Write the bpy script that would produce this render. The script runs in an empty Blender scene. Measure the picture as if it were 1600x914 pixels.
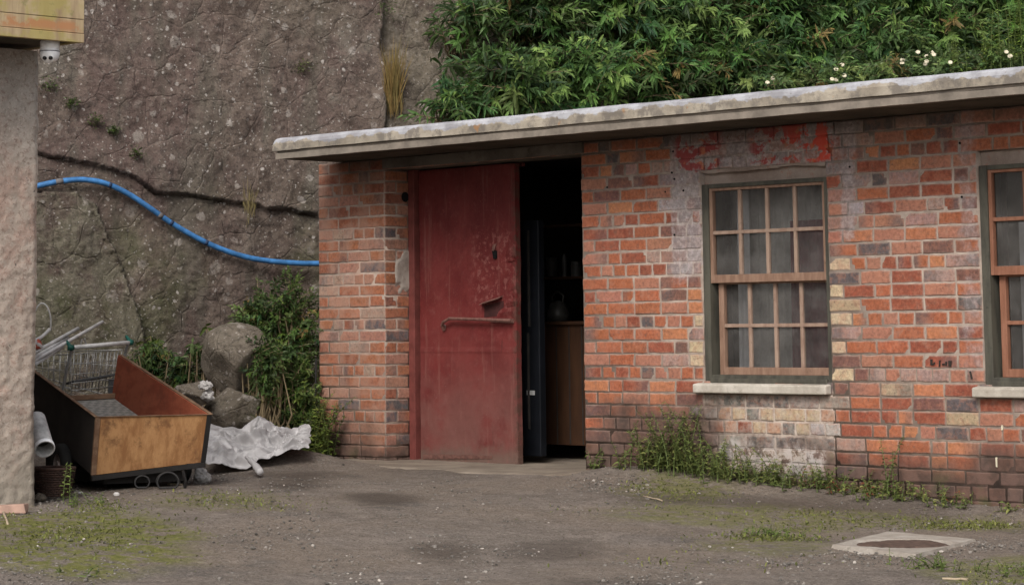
import bpy, math, random
import numpy as np
from mathutils import Vector, Matrix

# ------------------------------------------------------------------ camera, world, sun, exposure
SC = bpy.context.scene
R = np.array([[0.70064186, -0.09327382, -0.70739026],
              [0.71342168, 0.07570642, 0.69663337],
              [-0.01142367, -0.99275804, 0.11958665]])   # columns: image right, image down, forward (world axes)
CP = np.array([14.22210169, -11.96429973, 0.99858267])
FPX, PCX, PCY = 3800.0, 793.0, 46.0
cam = bpy.data.cameras.new('camera'); camo = bpy.data.objects.new('camera', cam)
SC.collection.objects.link(camo); SC.camera = camo
cam.sensor_width = 36.0; cam.lens = 36.0 * FPX / 1600.0
cam.shift_x = (800 - PCX) / 1600.0; cam.shift_y = (PCY - 457) / 1600.0
cam.clip_start = 0.1; cam.clip_end = 500
camo.matrix_world = Matrix(((R[0, 0], -R[0, 1], -R[0, 2], CP[0]), (R[1, 0], -R[1, 1], -R[1, 2], CP[1]),
                            (R[2, 0], -R[2, 1], -R[2, 2], CP[2]), (0, 0, 0, 1)))

SUN_EL, SUN_AZ = math.radians(42), math.radians(-62)      # azimuth of the sun seen from the yard, from +X axis
w = bpy.data.worlds.new('World'); SC.world = w; w.use_nodes = True
nt = w.node_tree; nt.nodes.clear()
sky = nt.nodes.new('ShaderNodeTexSky'); sky.sky_type = 'NISHITA'; sky.sun_disc = False
sky.sun_elevation = SUN_EL; sky.sun_rotation = math.pi / 2 - SUN_AZ; sky.dust_density = 4.0; sky.air_density = 1.0
hs = nt.nodes.new('ShaderNodeHueSaturation'); hs.inputs['Saturation'].default_value = 0.3
bgn = nt.nodes.new('ShaderNodeBackground'); bgn.inputs['Strength'].default_value = 0.118
wo = nt.nodes.new('ShaderNodeOutputWorld')
nt.links.new(sky.outputs[0], hs.inputs['Color']); nt.links.new(hs.outputs[0], bgn.inputs[0]); nt.links.new(bgn.outputs[0], wo.inputs[0])
sl = bpy.data.lights.new('sun', 'SUN'); sl.energy = 1.3; sl.angle = math.radians(26); sl.color = (1.0, 0.95, 0.88)
so = bpy.data.objects.new('sun', sl); SC.collection.objects.link(so)
sd = Vector((math.cos(SUN_EL) * math.cos(SUN_AZ), math.cos(SUN_EL) * math.sin(SUN_AZ), math.sin(SUN_EL)))
so.rotation_euler = sd.to_track_quat('Z', 'Y').to_euler()
SC.view_settings.view_transform = 'Standard'; SC.view_settings.look = 'None'
SC.view_settings.exposure = 0.62; SC.view_settings.gamma = 1.0; SC.view_settings.use_curve_mapping = False

rng = np.random.default_rng(7); random.seed(7)

# ------------------------------------------------------------------ surveying helpers (photo pixel -> point at a real distance or plane)
def ray(u, v): return R @ np.array([(u - PCX) / FPX, (v - PCY) / FPX, 1.0])
def P(u, v, d): return CP + ray(u, v) * d
def onY(u, v, y): r = ray(u, v); return CP + r * ((y - CP[1]) / r[1])
def onX(u, v, x): r = ray(u, v); return CP + r * ((x - CP[0]) / r[0])
def onZ(u, v, z): r = ray(u, v); return CP + r * ((z - CP[2]) / r[2])

# ------------------------------------------------------------------ noise
_T = rng.random((64, 64, 64)).astype(np.float32)
def vnoise(p):
    p = np.asarray(p, float); i = np.floor(p).astype(int); f = p - i; f = f * f * (3 - 2 * f); i &= 63; j = (i + 1) & 63
    x0, y0, z0 = i[..., 0], i[..., 1], i[..., 2]; x1, y1, z1 = j[..., 0], j[..., 1], j[..., 2]
    fx, fy, fz = f[..., 0], f[..., 1], f[..., 2]
    a = _T[x0, y0, z0] * (1 - fx) + _T[x1, y0, z0] * fx; b = _T[x0, y1, z0] * (1 - fx) + _T[x1, y1, z0] * fx
    c = _T[x0, y0, z1] * (1 - fx) + _T[x1, y0, z1] * fx; d = _T[x0, y1, z1] * (1 - fx) + _T[x1, y1, z1] * fx
    return (a * (1 - fy) + b * fy) * (1 - fz) + (c * (1 - fy) + d * fy) * fz
def fbm(p, sc=1.0, o=4, g=0.5):
    p = np.asarray(p, float) * sc; s = 0; a = 1; t = 0
    for k in range(o): s = s + a * (vnoise(p + 13.7 * k) * 2 - 1); t += a; a *= g; p = p * 2.03
    return s / t
def P3(x, y, z=0.0): x = np.asarray(x, float); return np.stack(np.broadcast_arrays(x, y, z), -1)
def sstep(a, b, x): t = np.clip((x - a) / (b - a), 0, 1); return t * t * (3 - 2 * t)

# ------------------------------------------------------------------ mesh helpers
class MB:
    def __init__(s): s.v = []; s.f = []; s.c = []; s.n = 0; s.m = []
    def add(s, v, f, col=None, mi=0):
        v = np.asarray(v, float).reshape(-1, 3); s.v.append(v)
        if len(f): s.f.extend([tuple(int(i) + s.n for i in q) for q in f]); s.m.extend([mi] * len(f))
        c = np.ones((len(v), 4)) if col is None else np.broadcast_to(np.concatenate([np.asarray(col, float).reshape(-1, 3), np.ones((np.asarray(col).reshape(-1, 3).shape[0], 1))], 1), (len(v), 4))
        s.c.append(c); s.n += len(v); return s
    def box(s, a, b, col=None, mi=0, jit=0):
        x0, y0, z0 = a; x1, y1, z1 = b
        v = np.array([[x0, y0, z0], [x1, y0, z0], [x1, y1, z0], [x0, y1, z0], [x0, y0, z1], [x1, y0, z1], [x1, y1, z1], [x0, y1, z1]], float)
        if jit: v += rng.normal(0, jit, v.shape)
        return s.add(v, [(0, 3, 2, 1), (4, 5, 6, 7), (0, 1, 5, 4), (1, 2, 6, 5), (2, 3, 7, 6), (3, 0, 4, 7)], col, mi)
    def hexa(s, p, col=None, mi=0):     # 8 points, bottom ring then top ring
        return s.add(p, [(0, 3, 2, 1), (4, 5, 6, 7), (0, 1, 5, 4), (1, 2, 6, 5), (2, 3, 7, 6), (3, 0, 4, 7)], col, mi)
    def slab(s, q, t, col=None, mi=0):  # quad q (4 pts) thickened along its normal by t
        q = np.asarray(q, float); n = np.cross(q[1] - q[0], q[3] - q[0]); n /= np.linalg.norm(n)
        return s.hexa(np.concatenate([q, q + n * t]), col, mi)
    def tube(s, pts, r, sides=8, col=None, mi=0, cap=True):
        pts = np.asarray(pts, float); N = len(pts); r = np.broadcast_to(r, (N,))
        T = np.gradient(pts, axis=0); T /= np.linalg.norm(T, axis=1)[:, None] + 1e-9
        up = np.array([0, 0, 1.0]) if abs(T[0][2]) < 0.9 else np.array([1.0, 0, 0]); vs = []; a = np.cross(T[0], up); a /= np.linalg.norm(a)
        for i in range(N):
            a = a - T[i] * a.dot(T[i]); a /= np.linalg.norm(a); b = np.cross(T[i], a)
            for k in range(sides):
                t = 2 * math.pi * k / sides; vs.append(pts[i] + r[i] * (a * math.cos(t) + b * math.sin(t)))
        f = [(i * sides + k, i * sides + (k + 1) % sides, (i + 1) * sides + (k + 1) % sides, (i + 1) * sides + k) for i in range(N - 1) for k in range(sides)]
        if cap: f += [tuple(range(sides - 1, -1, -1)), tuple((N - 1) * sides + k for k in range(sides))]
        return s.add(vs, f, col, mi)
    def lathe(s, prof, o, ax=(0, 0, 1), sides=24, col=None, mi=0):
        ax = np.asarray(ax, float); ax /= np.linalg.norm(ax); t = np.array([1.0, 0, 0]) if abs(ax[0]) < .8 else np.array([0, 1.0, 0])
        a = np.cross(ax, t); a /= np.linalg.norm(a); b = np.cross(ax, a); vs = []
        for r, h in prof:
            for k in range(sides):
                th = 2 * math.pi * k / sides; vs.append(np.asarray(o) + ax * h + r * (a * math.cos(th) + b * math.sin(th)))
        n = len(prof); f = [(i * sides + k, i * sides + (k + 1) % sides, (i + 1) * sides + (k + 1) % sides, (i + 1) * sides + k) for i in range(n - 1) for k in range(sides)]
        return s.add(vs, f, col, mi)
    def grid(s, X, Y, Z, col=None, mi=0, flip=False):
        n, m = X.shape; v = np.stack([X, Y, Z], -1).reshape(-1, 3)
        i = np.arange(n * m).reshape(n, m); q = np.stack([i[:-1, :-1], i[1:, :-1], i[1:, 1:], i[:-1, 1:]], -1).reshape(-1, 4)
        if flip: q = q[:, ::-1]
        return s.add(v, q.tolist(), col, mi)
    def mesh(s, name, smooth=False):
        me = bpy.data.meshes.new(name); v = np.concatenate(s.v); nf = len(s.f)
        tot = np.array([len(q) for q in s.f], dtype=np.int32); loops = np.fromiter((i for q in s.f for i in q), dtype=np.int32, count=int(tot.sum()))
        me.vertices.add(len(v)); me.vertices.foreach_set('co', v.astype(np.float32).ravel())
        me.loops.add(len(loops)); me.loops.foreach_set('vertex_index', loops)
        me.polygons.add(nf); st = np.concatenate([[0], np.cumsum(tot)[:-1]]).astype(np.int32)
        me.polygons.foreach_set('loop_start', st); me.polygons.foreach_set('loop_total', tot)
        me.polygons.foreach_set('material_index', np.array(s.m, dtype=np.int32))
        me.polygons.foreach_set('use_smooth', np.full(nf, smooth, dtype=bool))
        at = me.attributes.new('Col', 'FLOAT_COLOR', 'POINT'); at.data.foreach_set('color', np.concatenate(s.c).astype(np.float32).ravel())
        me.update(); me.validate(); return me
    def build(s, name, mats, parent=None, smooth=False, bevel=0, origin=None):
        if origin is not None:
            o = np.asarray(origin, float); s.v = [a - o for a in s.v]
        me = s.mesh(name, smooth)
        for m in (mats if isinstance(mats, (list, tuple)) else [mats]): me.materials.append(m)
        ob = bpy.data.objects.new(name, me); SC.collection.objects.link(ob)
        if parent is not None:
            ob.parent = parent
            pl = np.zeros(3); q = parent
            while q is not None: pl = pl + np.array(q.location); q = q.parent
            if origin is None: me.transform(Matrix.Translation(Vector(-pl)))
            else: ob.location = Vector(o - pl)
        elif origin is not None: ob.location = o
        if bevel:
            b = ob.modifiers.new('bevel', 'BEVEL'); b.width = bevel; b.segments = 2; b.limit_method = 'ANGLE'
        return ob
def tag(o, label=None, cat=None, group=None, kind=None):
    for k, v in (('label', label), ('category', cat), ('group', group), ('kind', kind)):
        if v: o[k] = v
    return o
def empty(name, loc, label, cat, group=None):
    o = bpy.data.objects.new(name, None); o.empty_display_size = .1; SC.collection.objects.link(o); o.location = loc
    return tag(o, label, cat, group)

# ------------------------------------------------------------------ material helper
class NT:
    def __init__(s, name):
        s.m = bpy.data.materials.new(name); s.m.use_nodes = True; s.t = s.m.node_tree; s.b = s.t.nodes['Principled BSDF']
        s.co = s.t.nodes.new('ShaderNodeTexCoord'); s.geo = None
    def n(s, typ, **k):
        nd = s.t.nodes.new(typ)
        for a, b in k.items(): setattr(nd, a, b)
        return nd
    def l(s, a, b):
        if isinstance(a, (int, float)): b.default_value = a
        elif isinstance(a, (tuple, list)): b.default_value = (*a[:3], 1.0) if len(b.default_value) == 4 else a[:3]
        else: s.t.links.new(a, b)
    @property
    def pos(s):
        if s.geo is None: s.geo = s.n('ShaderNodeNewGeometry')
        return s.geo.outputs['Position']
    def noise(s, sc, det=4, ro=.55, vec=None, dist=0.0):
        nd = s.n('ShaderNodeTexNoise'); nd.inputs['Scale'].default_value = sc; nd.inputs['Detail'].default_value = det
        nd.inputs['Roughness'].default_value = ro; nd.inputs['Distortion'].default_value = dist; s.l(vec or s.pos, nd.inputs['Vector']); return nd.outputs['Fac']
    def vor(s, sc, feat='F1', vec=None, out='Distance', rand=1.0):
        nd = s.n('ShaderNodeTexVoronoi', feature=feat); nd.inputs['Scale'].default_value = sc; nd.inputs['Randomness'].default_value = rand; s.l(vec or s.pos, nd.inputs['Vector']); return nd.outputs[out]
    def ramp(s, fac, lo, hi, a=0.0, b=1.0, smooth=True):
        if lo > hi: lo, hi, a, b = hi, lo, b, a
        nd = s.n('ShaderNodeMapRange'); nd.interpolation_type = 'SMOOTHSTEP' if smooth else 'LINEAR'; s.l(fac, nd.inputs[0])
        for i, v in zip((1, 2, 3, 4), (lo, hi, a, b)): nd.inputs[i].default_value = v
        return nd.outputs[0]
    def mix(s, fac, a, b, mode='MIX'):
        nd = s.n('ShaderNodeMix', data_type='RGBA', blend_type=mode); s.l(fac, nd.inputs[0]); s.l(a, nd.inputs[6]); s.l(b, nd.inputs[7]); return nd.outputs[2]
    def math(s, op, a, b=0.0, c=0.0):
        nd = s.n('ShaderNodeMath', operation=op); s.l(a, nd.inputs[0]); s.l(b, nd.inputs[1]); s.l(c, nd.inputs[2]); return nd.outputs[0]
    def mul(s, *a):
        o = a[0]
        for x in a[1:]: o = s.math('MULTIPLY', o, x)
        return o
    def xyz(s, vec=None):
        nd = s.n('ShaderNodeSeparateXYZ'); s.l(vec or s.pos, nd.inputs[0]); return nd.outputs
    def col(s): nd = s.n('ShaderNodeAttribute'); nd.attribute_name = 'Col'; return nd.outputs['Color']
    def scaled(s, k, vec=None):
        nd = s.n('ShaderNodeVectorMath', operation='MULTIPLY'); s.l(vec or s.pos, nd.inputs[0]); nd.inputs[1].default_value = k; return nd.outputs[0]
    def bump(s, h, strength=.5, dist=.01, normal=None):
        nd = s.n('ShaderNodeBump'); nd.inputs['Strength'].default_value = strength; nd.inputs['Distance'].default_value = dist; s.l(h, nd.inputs['Height'])
        if normal is not None: s.l(normal, nd.inputs['Normal'])
        return nd.outputs[0]
    def done(s, color, rough=.9, normal=None, metal=0.0, spec=.3):
        s.l(color, s.b.inputs['Base Color']); s.l(rough, s.b.inputs['Roughness']); s.l(metal, s.b.inputs['Metallic']); s.b.inputs['Specular IOR Level'].default_value = spec
        if normal is not None: s.l(normal, s.b.inputs['Normal'])
        return s.m
    def zone(s, X, x0, x1, e):          # soft box mask in one coordinate
        return s.mul(s.ramp(X, x0 - e, x0 + e), s.ramp(X, x1 - e, x1 + e, 1.0, 0.0))

def simple(name, c, rough=.7, metal=0.0, spec=.3, var=.25, sc=12.0, bump=.15, bs=120.0):
    t = NT(name); n = t.noise(sc, 5, .6); k = t.ramp(n, .3, .7, 1 - var, 1 + var, False)
    cc = t.mix(1.0, c, k, 'MULTIPLY'); return t.done(cc, rough, t.bump(t.noise(bs, 3), bump, .002), metal, spec)

# ---- brick: per-brick tint stored on the mesh; paint, lime and damp stains have a shape of their own
def brick_material(mortar=False):
    t = NT('mortar' if mortar else 'brick'); X, Y, Z = t.xyz()[0:3]
    n1 = t.noise(9, 5, .6); n2 = t.noise(45, 5, .65); n3 = t.noise(2.3, 4, .5); fine = t.noise(220, 3, .6)
    if mortar:
        base = t.mix(t.ramp(n1, .35, .65), (.26, .205, .17), (.38, .31, .26)); base = t.mix(t.ramp(n2, .58, .78), base, (.16, .125, .10))
    else:
        base = t.mix(1.0, t.col(), t.ramp(n2, .25, .75, .50, 1.30, False), 'MULTIPLY')
        base = t.mix(t.ramp(t.noise(15, 5, .75), .47, .60, 0, .32), base, (.40, .175, .11)); base = t.mix(t.ramp(t.noise(19, 5, .75), .54, .66, 0, .6), base, (.15, .078, .060))
        base = t.mix(t.ramp(n1, .56, .72, 0, .4), base, (.33, .20, .15)); base = t.mix(t.ramp(t.noise(70, 4, .7), .60, .70, 0, .35), base, (.36, .25, .20))                      # dusty bloom
        base = t.mix(t.ramp(t.noise(26, 4, .7), .62, .70, 0, .65), base, (.12, .08, .07))
        base = t.mix(t.ramp(fine, .68, .76, 0, .6), base, (.45, .36, .30))
        base = t.mix(t.ramp(t.vor(60), .10, .05, 0, .35), base, (.06, .045, .04))
    # lilac-white old paint round window, left band and right band
    wob = t.math('ADD', X, t.ramp(t.noise(7, 4, .6), .2, .8, -.05, .05, False)); wz = t.math('ADD', Z, t.ramp(t.noise(6, 4, .6), .2, .8, -.09, .09, False))
    L = t.mul(t.zone(wob, 3.585, 3.84, .012), t.ramp(wz, 1.20, 1.34))
    Rr = t.mul(t.zone(wob, 4.98, 5.09, .015), t.ramp(wz, 1.42, 1.5))
    W2 = t.mul(t.zone(wob, 5.86, 5.97, .02), t.ramp(wz, .6, .75), t.ramp(t.noise(5, 4), .42, .55))
    T = t.mul(t.zone(wob, 3.60, 4.98, .02), t.ramp(wz, 1.94, 1.97))
    pm = t.math('MAXIMUM', t.math('MAXIMUM', L, Rr), t.math('MAXIMUM', T, t.mul(W2, .7)))
    flake = t.ramp(t.noise(16, 5, .7), .33, .46)
    pc = t.mix(t.ramp(t.noise(30, 5, .7), .42, .62), (.23, .19, .185), (.40, .36, .36)); pc = t.mix(t.ramp(t.noise(20, 5, .75), .63, .68), pc, (.55, .54, .55)); pc = t.mix(t.ramp(t.noise(24, 4, .7), .36, .30), pc, (.05, .045, .05))
    base = t.mix(t.mul(pm, flake, .6), base, pc)
    # red paint above window
    rm = t.mul(t.zone(wob, 3.62, 4.93, .03), t.ramp(wz, 1.955, 1.99), t.ramp(t.noise(6.5, 5, .7, dist=.5), .47, .53), t.math('SUBTRACT', 1.0, t.zone(X, 4.02, 4.27, .05)))
    rc = t.mix(t.ramp(X, 4.3, 4.9), (.27, .04, .04), (.58, .06, .03)); rc = t.mix(t.ramp(t.noise(11, 4), .55, .62, 0, .8), rc, (.48, .16, .07))
    base = t.mix(t.mul(rm, .88), base, rc)
    # lime wash beneath the window
    ln = t.mul(t.zone(wob, 3.80, 4.90, .02), t.zone(Z, .03, .525, .02), t.ramp(t.noise(18, 5, .7), .42, .60))
    base = t.mix(t.mul(ln, .38), base, (.44, .38, .33))
    lw = t.mul(t.zone(wob, 3.95, 4.80, .03), t.zone(wz, .02, .22, .04), t.ramp(t.noise(14, 5, .7), .40, .52))
    base = t.mix(t.mul(lw, .7), base, (.46, .42, .40))
    # pale bloom on left pier
    pl = t.mul(t.ramp(X, .78, .70), t.ramp(t.noise(5, 5, .65), .42, .62)); base = t.mix(t.mul(pl, .55), base, (.36, .22, .165))
    # damp and dirt at the foot
    d1 = t.ramp(t.math('ADD', Z, t.ramp(n3, .2, .8, -.16, .16, False)), .34, .08); d2 = t.mul(t.ramp(X, 2.75, 3.1), t.ramp(X, 4.1, 3.85), t.ramp(wz, .56, .36), t.ramp(n1, .22, .42))
    dm = t.math('MAXIMUM', t.mul(d1, .92), t.mul(d2, .92)); dm = t.mul(dm, t.math('SUBTRACT', 1.0, t.mul(lw, .8)))
    base = t.mix(dm, base, t.mix(t.ramp(n1, .4, .6), (.066, .046, .038), (.12, .076, .062)))
    base = t.mix(t.mul(t.ramp(t.noise(4, 4), .55, .7), t.ramp(Z, .15, -.05), .5), base, (.07, .09, .03))
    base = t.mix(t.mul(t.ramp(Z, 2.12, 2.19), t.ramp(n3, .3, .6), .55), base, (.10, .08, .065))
    h = t.math('ADD', t.mul(fine, .35), n2)
    return t.done(base, t.ramp(n2, .3, .7, .82, .97, False), t.bump(h, .55, .005), 0, .2)
M = {}
M['brick'] = brick_material(); M['mortar'] = brick_material(True)

def concrete(name, a, b, stain=(.1, .09, .08), sc=4.0, lich=None):
    t = NT(name); n = t.noise(sc, 6, .65); c = t.mix(t.ramp(n, .35, .65), a, b); c = t.mix(t.ramp(t.noise(sc * 3.1, 5, .7), .56, .70, 0, .7), c, stain)
    c = t.mix(t.ramp(t.noise(90, 3, .6), .60, .72, 0, .5), c, tuple(x * 1.35 for x in b))
    if lich: c = t.mix(t.ramp(t.noise(2.6, 4, .6), .60, .66, 0, .75), c, lich)
    return t.done(c, .92, t.bump(t.math('ADD', t.noise(60, 5, .7), t.mul(t.noise(9, 4), 1.5)), .5, .006), 0, .2)
M['sill'] = concrete('sill_stone', (.36, .32, .27), (.52, .48, .42), (.24, .21, .17), 5)
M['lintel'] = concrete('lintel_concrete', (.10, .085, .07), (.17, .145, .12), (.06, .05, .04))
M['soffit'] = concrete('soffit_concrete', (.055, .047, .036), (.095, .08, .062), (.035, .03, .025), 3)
M['apron'] = concrete('apron_concrete', (.155, .125, .098), (.235, .195, .155), (.10, .082, .066), 2.5)
M['drain'] = concrete('drain_concrete', (.27, .235, .20), (.36, .325, .285), (.16, .14, .11), 6)
M['board'] = simple('eaves_board_wood', (.20, .17, .14), .85, var=.35, sc=8, bump=.5, bs=60)
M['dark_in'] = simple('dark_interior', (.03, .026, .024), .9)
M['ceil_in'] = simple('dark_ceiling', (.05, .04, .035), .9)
def slab_mat():
    t = NT('roof_slab_render'); X, Y, Z = t.xyz()[0:3]
    st = t.scaled((2.4, 1, 2.2)); n = t.noise(3.0, 5, .65); c = t.mix(t.ramp(n, .35, .65), (.25, .215, .17), (.38, .335, .27))
    c = t.mix(t.ramp(t.noise(2.4, 5, .7, st), .46, .60, 0, .85), c, (.16, .14, .12)); c = t.mix(t.ramp(t.noise(1.3, 4, .6, st), .66, .70, 0, .7), c, (.33, .17, .07))
    z = t.math('ADD', Z, t.ramp(t.noise(3.2, 5, .7), .25, .75, -.045, .045, False))
    c = t.mix(t.ramp(z, 2.322, 2.332), c, t.mix(t.ramp(t.noise(8, 5), .35, .65), (.26, .255, .27), (.40, .40, .425)))
    c = t.mix(t.ramp(t.noise(40, 4, .7), .60, .68, 0, .5), c, (.12, .10, .08))
    return t.done(c, .85, t.bump(t.noise(45, 5, .7), .6, .006), 0, .3)
M['slab'] = slab_mat()
def door_mat():
    t = NT('red_door_paint'); X, Y, Z = t.xyz()[0:3]; n = t.noise(3.2, 6, .65); n2 = t.noise(14, 5, .7)
    c = t.mix(t.ramp(n, .35, .65), (.110, .016, .016), (.155, .028, .026)); c = t.mix(t.ramp(n2, .54, .70, 0, .45), c, (.185, .060, .052)); c = t.mix(t.ramp(t.noise(60, 4, .7), .60, .70, 0, .5), c, (.22, .10, .085))
    worn = t.mul(t.ramp(Z, 1.0, .12), t.ramp(t.noise(2.6, 5, .7), .3, .6)); c = t.mix(t.mul(worn, .75), c, (.165, .078, .066))
    sc = t.mul(t.zone(X, 1.45, 1.95, .06), t.zone(Z, 1.05, 1.65, .08), t.ramp(t.noise(22, 5, .75), .52, .60)); c = t.mix(t.mul(sc, .7), c, (.23, .085, .075))
    sc2 = t.mul(t.ramp(Z, .9, .5), t.ramp(t.noise(30, 5, .75), .64, .70)); c = t.mix(t.mul(sc2, .6), c, (.21, .13, .11))
    c = t.mix(t.ramp(t.noise(7, 6, .75, t.scaled((2, 1, .35))), .66, .70, 0, .6), c, (.055, .02, .018)); c = t.mix(t.mul(t.ramp(t.math('ADD', Z, t.ramp(n2, .2, .8, -.06, .06, False)), .16, .03), .8), c, (.13, .09, .072)); c = t.mix(t.mul(t.ramp(X, 1.86, 1.93), t.ramp(n2, .42, .55), .8), c, (.075, .04, .03)); c = t.mix(t.ramp(t.noise(2.2, 5, .7, t.scaled((9, 1, .5))), .58, .66, 0, .45), c, (.20, .085, .07))
    h = t.math('ADD', t.mul(n2, .6), t.mul(t.noise(3.5, 3), 3.0)); return t.done(c, t.ramp(n2, .3, .7, .42, .62, False), t.bump(h, .5, .008), 0, .35)
M['door'] = door_mat()
M['door_frame'] = simple('red_frame_paint', (.15, .042, .036), .55, var=.3, sc=9, bump=.3, bs=70)
def wood(name, a, b, sc=(3, 3, 40), rough=.7):
    t = NT(name); n = t.noise(1.0, 6, .65, t.scaled(sc)); c = t.mix(t.ramp(n, .35, .65), a, b); c = t.mix(t.ramp(t.noise(25, 4, .7), .62, .70, 0, .5), c, tuple(x * .5 for x in a))
    return t.done(c, rough, t.bump(n, .35, .004), 0, .3)
M['sash'] = wood('sash_wood', (.19, .11, .075), (.27, .17, .12), (30, 30, 5)); M['bar'] = wood('glazing_bar_wood', (.24, .155, .115), (.33, .235, .18), (25, 25, 6))
M['sash2'] = wood('red_sash_wood', (.20, .085, .05), (.27, .125, .078), (30, 30, 5))
M['box'] = wood('olive_frame_paint', (.045, .042, .034), (.085, .08, .062), (12, 12, 3))
def glass_mat():
    t = NT('dusty_glass'); g = t.n('ShaderNodeBsdfGlossy'); g.inputs['Roughness'].default_value = .06; g.inputs['Color'].default_value = (.75, .78, .8, 1)
    tr = t.n('ShaderNodeBsdfTransparent'); tr.inputs['Color'].default_value = (.72, .72, .72, 1); d = t.n('ShaderNodeBsdfDiffuse'); d.inputs['Color'].default_value = (.20, .19, .18, 1)
    fr = t.n('ShaderNodeFresnel'); fr.inputs['IOR'].default_value = 1.5; bn = t.bump(t.noise(5, 3), .25, .01); t.l(bn, g.inputs['Normal'])
    m1 = t.n('ShaderNodeMixShader'); t.l(t.ramp(t.noise(4, 5, .7), .3, .75, .14, .42), m1.inputs[0]); t.l(tr.outputs[0], m1.inputs[1]); t.l(d.outputs[0], m1.inputs[2])
    m2 = t.n('ShaderNodeMixShader'); t.l(fr.outputs[0], m2.inputs[0]); t.l(m1.outputs[0], m2.inputs[1]); t.l(g.outputs[0], m2.inputs[2])
    t.t.links.new(m2.outputs[0], t.t.nodes['Material Output'].inputs[0]); return t.m
M['glass'] = glass_mat()
M['net'] = simple('grey_net_curtain', (.46, .455, .43), .95, var=.3, sc=6); M['pale_curtain'] = simple('pale_curtain', (.62, .63, .65), .9, var=.2, sc=5); M['maroon'] = simple('maroon_curtain', (.17, .06, .075), .95)

def rock_mat(name='cliff_rock', pale=0.0):
    t = NT(name); X, Y, Z = t.xyz()[0:3]; n = t.noise(1.1, 6, .62); n2 = t.noise(5.5, 6, .68); n3 = t.noise(26, 6, .7); st = t.scaled((2.2, 2.2, .5))
    c = t.mix(t.ramp(n2, .32, .68), (.085, .060, .049), (.19, .145, .12)); c = t.mix(t.ramp(n, .42, .62, 0, .7), c, (.120, .078, .070)); c = t.mix(t.ramp(t.noise(14, 5, .7), .52, .66, 0, .7), c, (.060, .045, .040)); c = t.mix(t.ramp(t.noise(17, 5, .75, t.scaled((1, 1, .7))), .56, .66, 0, .6), c, (.20, .165, .145))
    c = t.mix(t.ramp(t.noise(1.6, 5, .6, st), .50, .66, 0, .65), c, (.115, .100, .080)); c = t.mix(t.ramp(t.noise(1.4, 5, .65), .56, .68, 0, .7), c, (.17, .15, .125))
    c = t.mix(t.ramp(n3, .56, .70, 0, .65), c, (.24, .20, .17)); c = t.mix(t.ramp(t.noise(48, 5, .7), .60, .68, 0, .75), c, (.045, .034, .029))
    c = t.mix(t.mul(t.ramp(t.noise(.9, 5, .6), .46, .62), t.ramp(Z, 2.4, 1.4)), c, t.mix(t.ramp(n2, .4, .6), (.085, .083, .045), (.15, .135, .09)))
    if pale: c = t.mix(pale, c, t.mix(t.ramp(n2, .35, .65), (.14, .12, .09), (.235, .205, .16)))
    if not pale:
        ac = t.n('ShaderNodeSeparateColor'); t.l(t.col(), ac.inputs[0]); c = t.mix(t.mul(ac.outputs[0], t.ramp(n2, .3, .55), .75), c, t.mix(t.ramp(n3, .35, .65), (.14, .115, .085), (.235, .20, .16))); c = t.mix(t.mul(ac.outputs[1], t.ramp(n2, .35, .6), .8), c, t.mix(t.ramp(n3, .35, .65), (.11, .10, .068), (.20, .18, .135)))
    dv = t.n('ShaderNodeVectorMath', operation='ADD'); t.l(t.pos, dv.inputs[0]); nn = t.n('ShaderNodeTexNoise'); nn.inputs['Scale'].default_value = 9; t.l(t.pos, nn.inputs['Vector'])
    mm = t.n('ShaderNodeVectorMath', operation='SCALE'); t.l(nn.outputs['Color'], mm.inputs[0]); mm.inputs['Scale'].default_value = .07; t.l(mm.outputs[0], dv.inputs[1]); V = dv.outputs[0]
    clus = t.ramp(t.noise(1.8, 4, .6), .35, .55, .4, 1.0)
    for sc, th, r, k, cc in ((22, .90, .36, .85, (.47, .42, .39)), (9, .86, .34, .75, (.36, .315, .285)), (4.2, .84, .26, .65, (.31, .27, .24)), (46, .84, .38, .8, (.40, .36, .33))):
        vn = t.n('ShaderNodeTexVoronoi'); vn.inputs['Scale'].default_value = sc; t.l(V, vn.inputs['Vector']); cs = t.n('ShaderNodeSeparateColor'); t.l(vn.outputs['Color'], cs.inputs[0])
        c = t.mix(t.mul(t.ramp(vn.outputs['Distance'], r, r * .72), t.ramp(cs.outputs[0], th, th + .01), t.ramp(n3, .36, .50), clus, k), c, cc)
    vf = t.ramp(t.vor(3.2, 'DISTANCE_TO_EDGE', V), .0, .035); vg = t.ramp(t.vor(9, 'DISTANCE_TO_EDGE', V), .0, .05); vm = t.ramp(t.noise(2.2, 3), .5, .62)
    c = t.mix(t.mul(t.math('SUBTRACT', 1.0, vf), vm, .3), c, (.035, .027, .022)); c = t.mix(t.mul(t.math('SUBTRACT', 1.0, vg), t.ramp(t.noise(3.7, 3), .54, .62), .5), c, (.04, .03, .026))
    c = t.mix(t.ramp(t.noise(70, 5, .8), .57, .64, 0, .7), c, (.22, .185, .165)); c = t.mix(t.ramp(t.noise(38, 5, .8, t.scaled((1, 1, 1.6))), .56, .62, 0, .75), c, (.04, .03, .027))
    h = t.math('ADD', t.mul(n3, 1.0), t.math('ADD', t.mul(n2, 1.6), t.mul(t.noise(90, 4, .8), .6))); h = t.math('ADD', h, t.mul(vf, .35))
    c = t.mix(1.0, c, (1.07, 1.09, 1.08), 'MULTIPLY')
    return t.done(c, .93, t.bump(h, .85, .03), 0, .25)
M['rock'] = rock_mat(); M['rock_pale'] = rock_mat('boulder_rock', .55)

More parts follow.
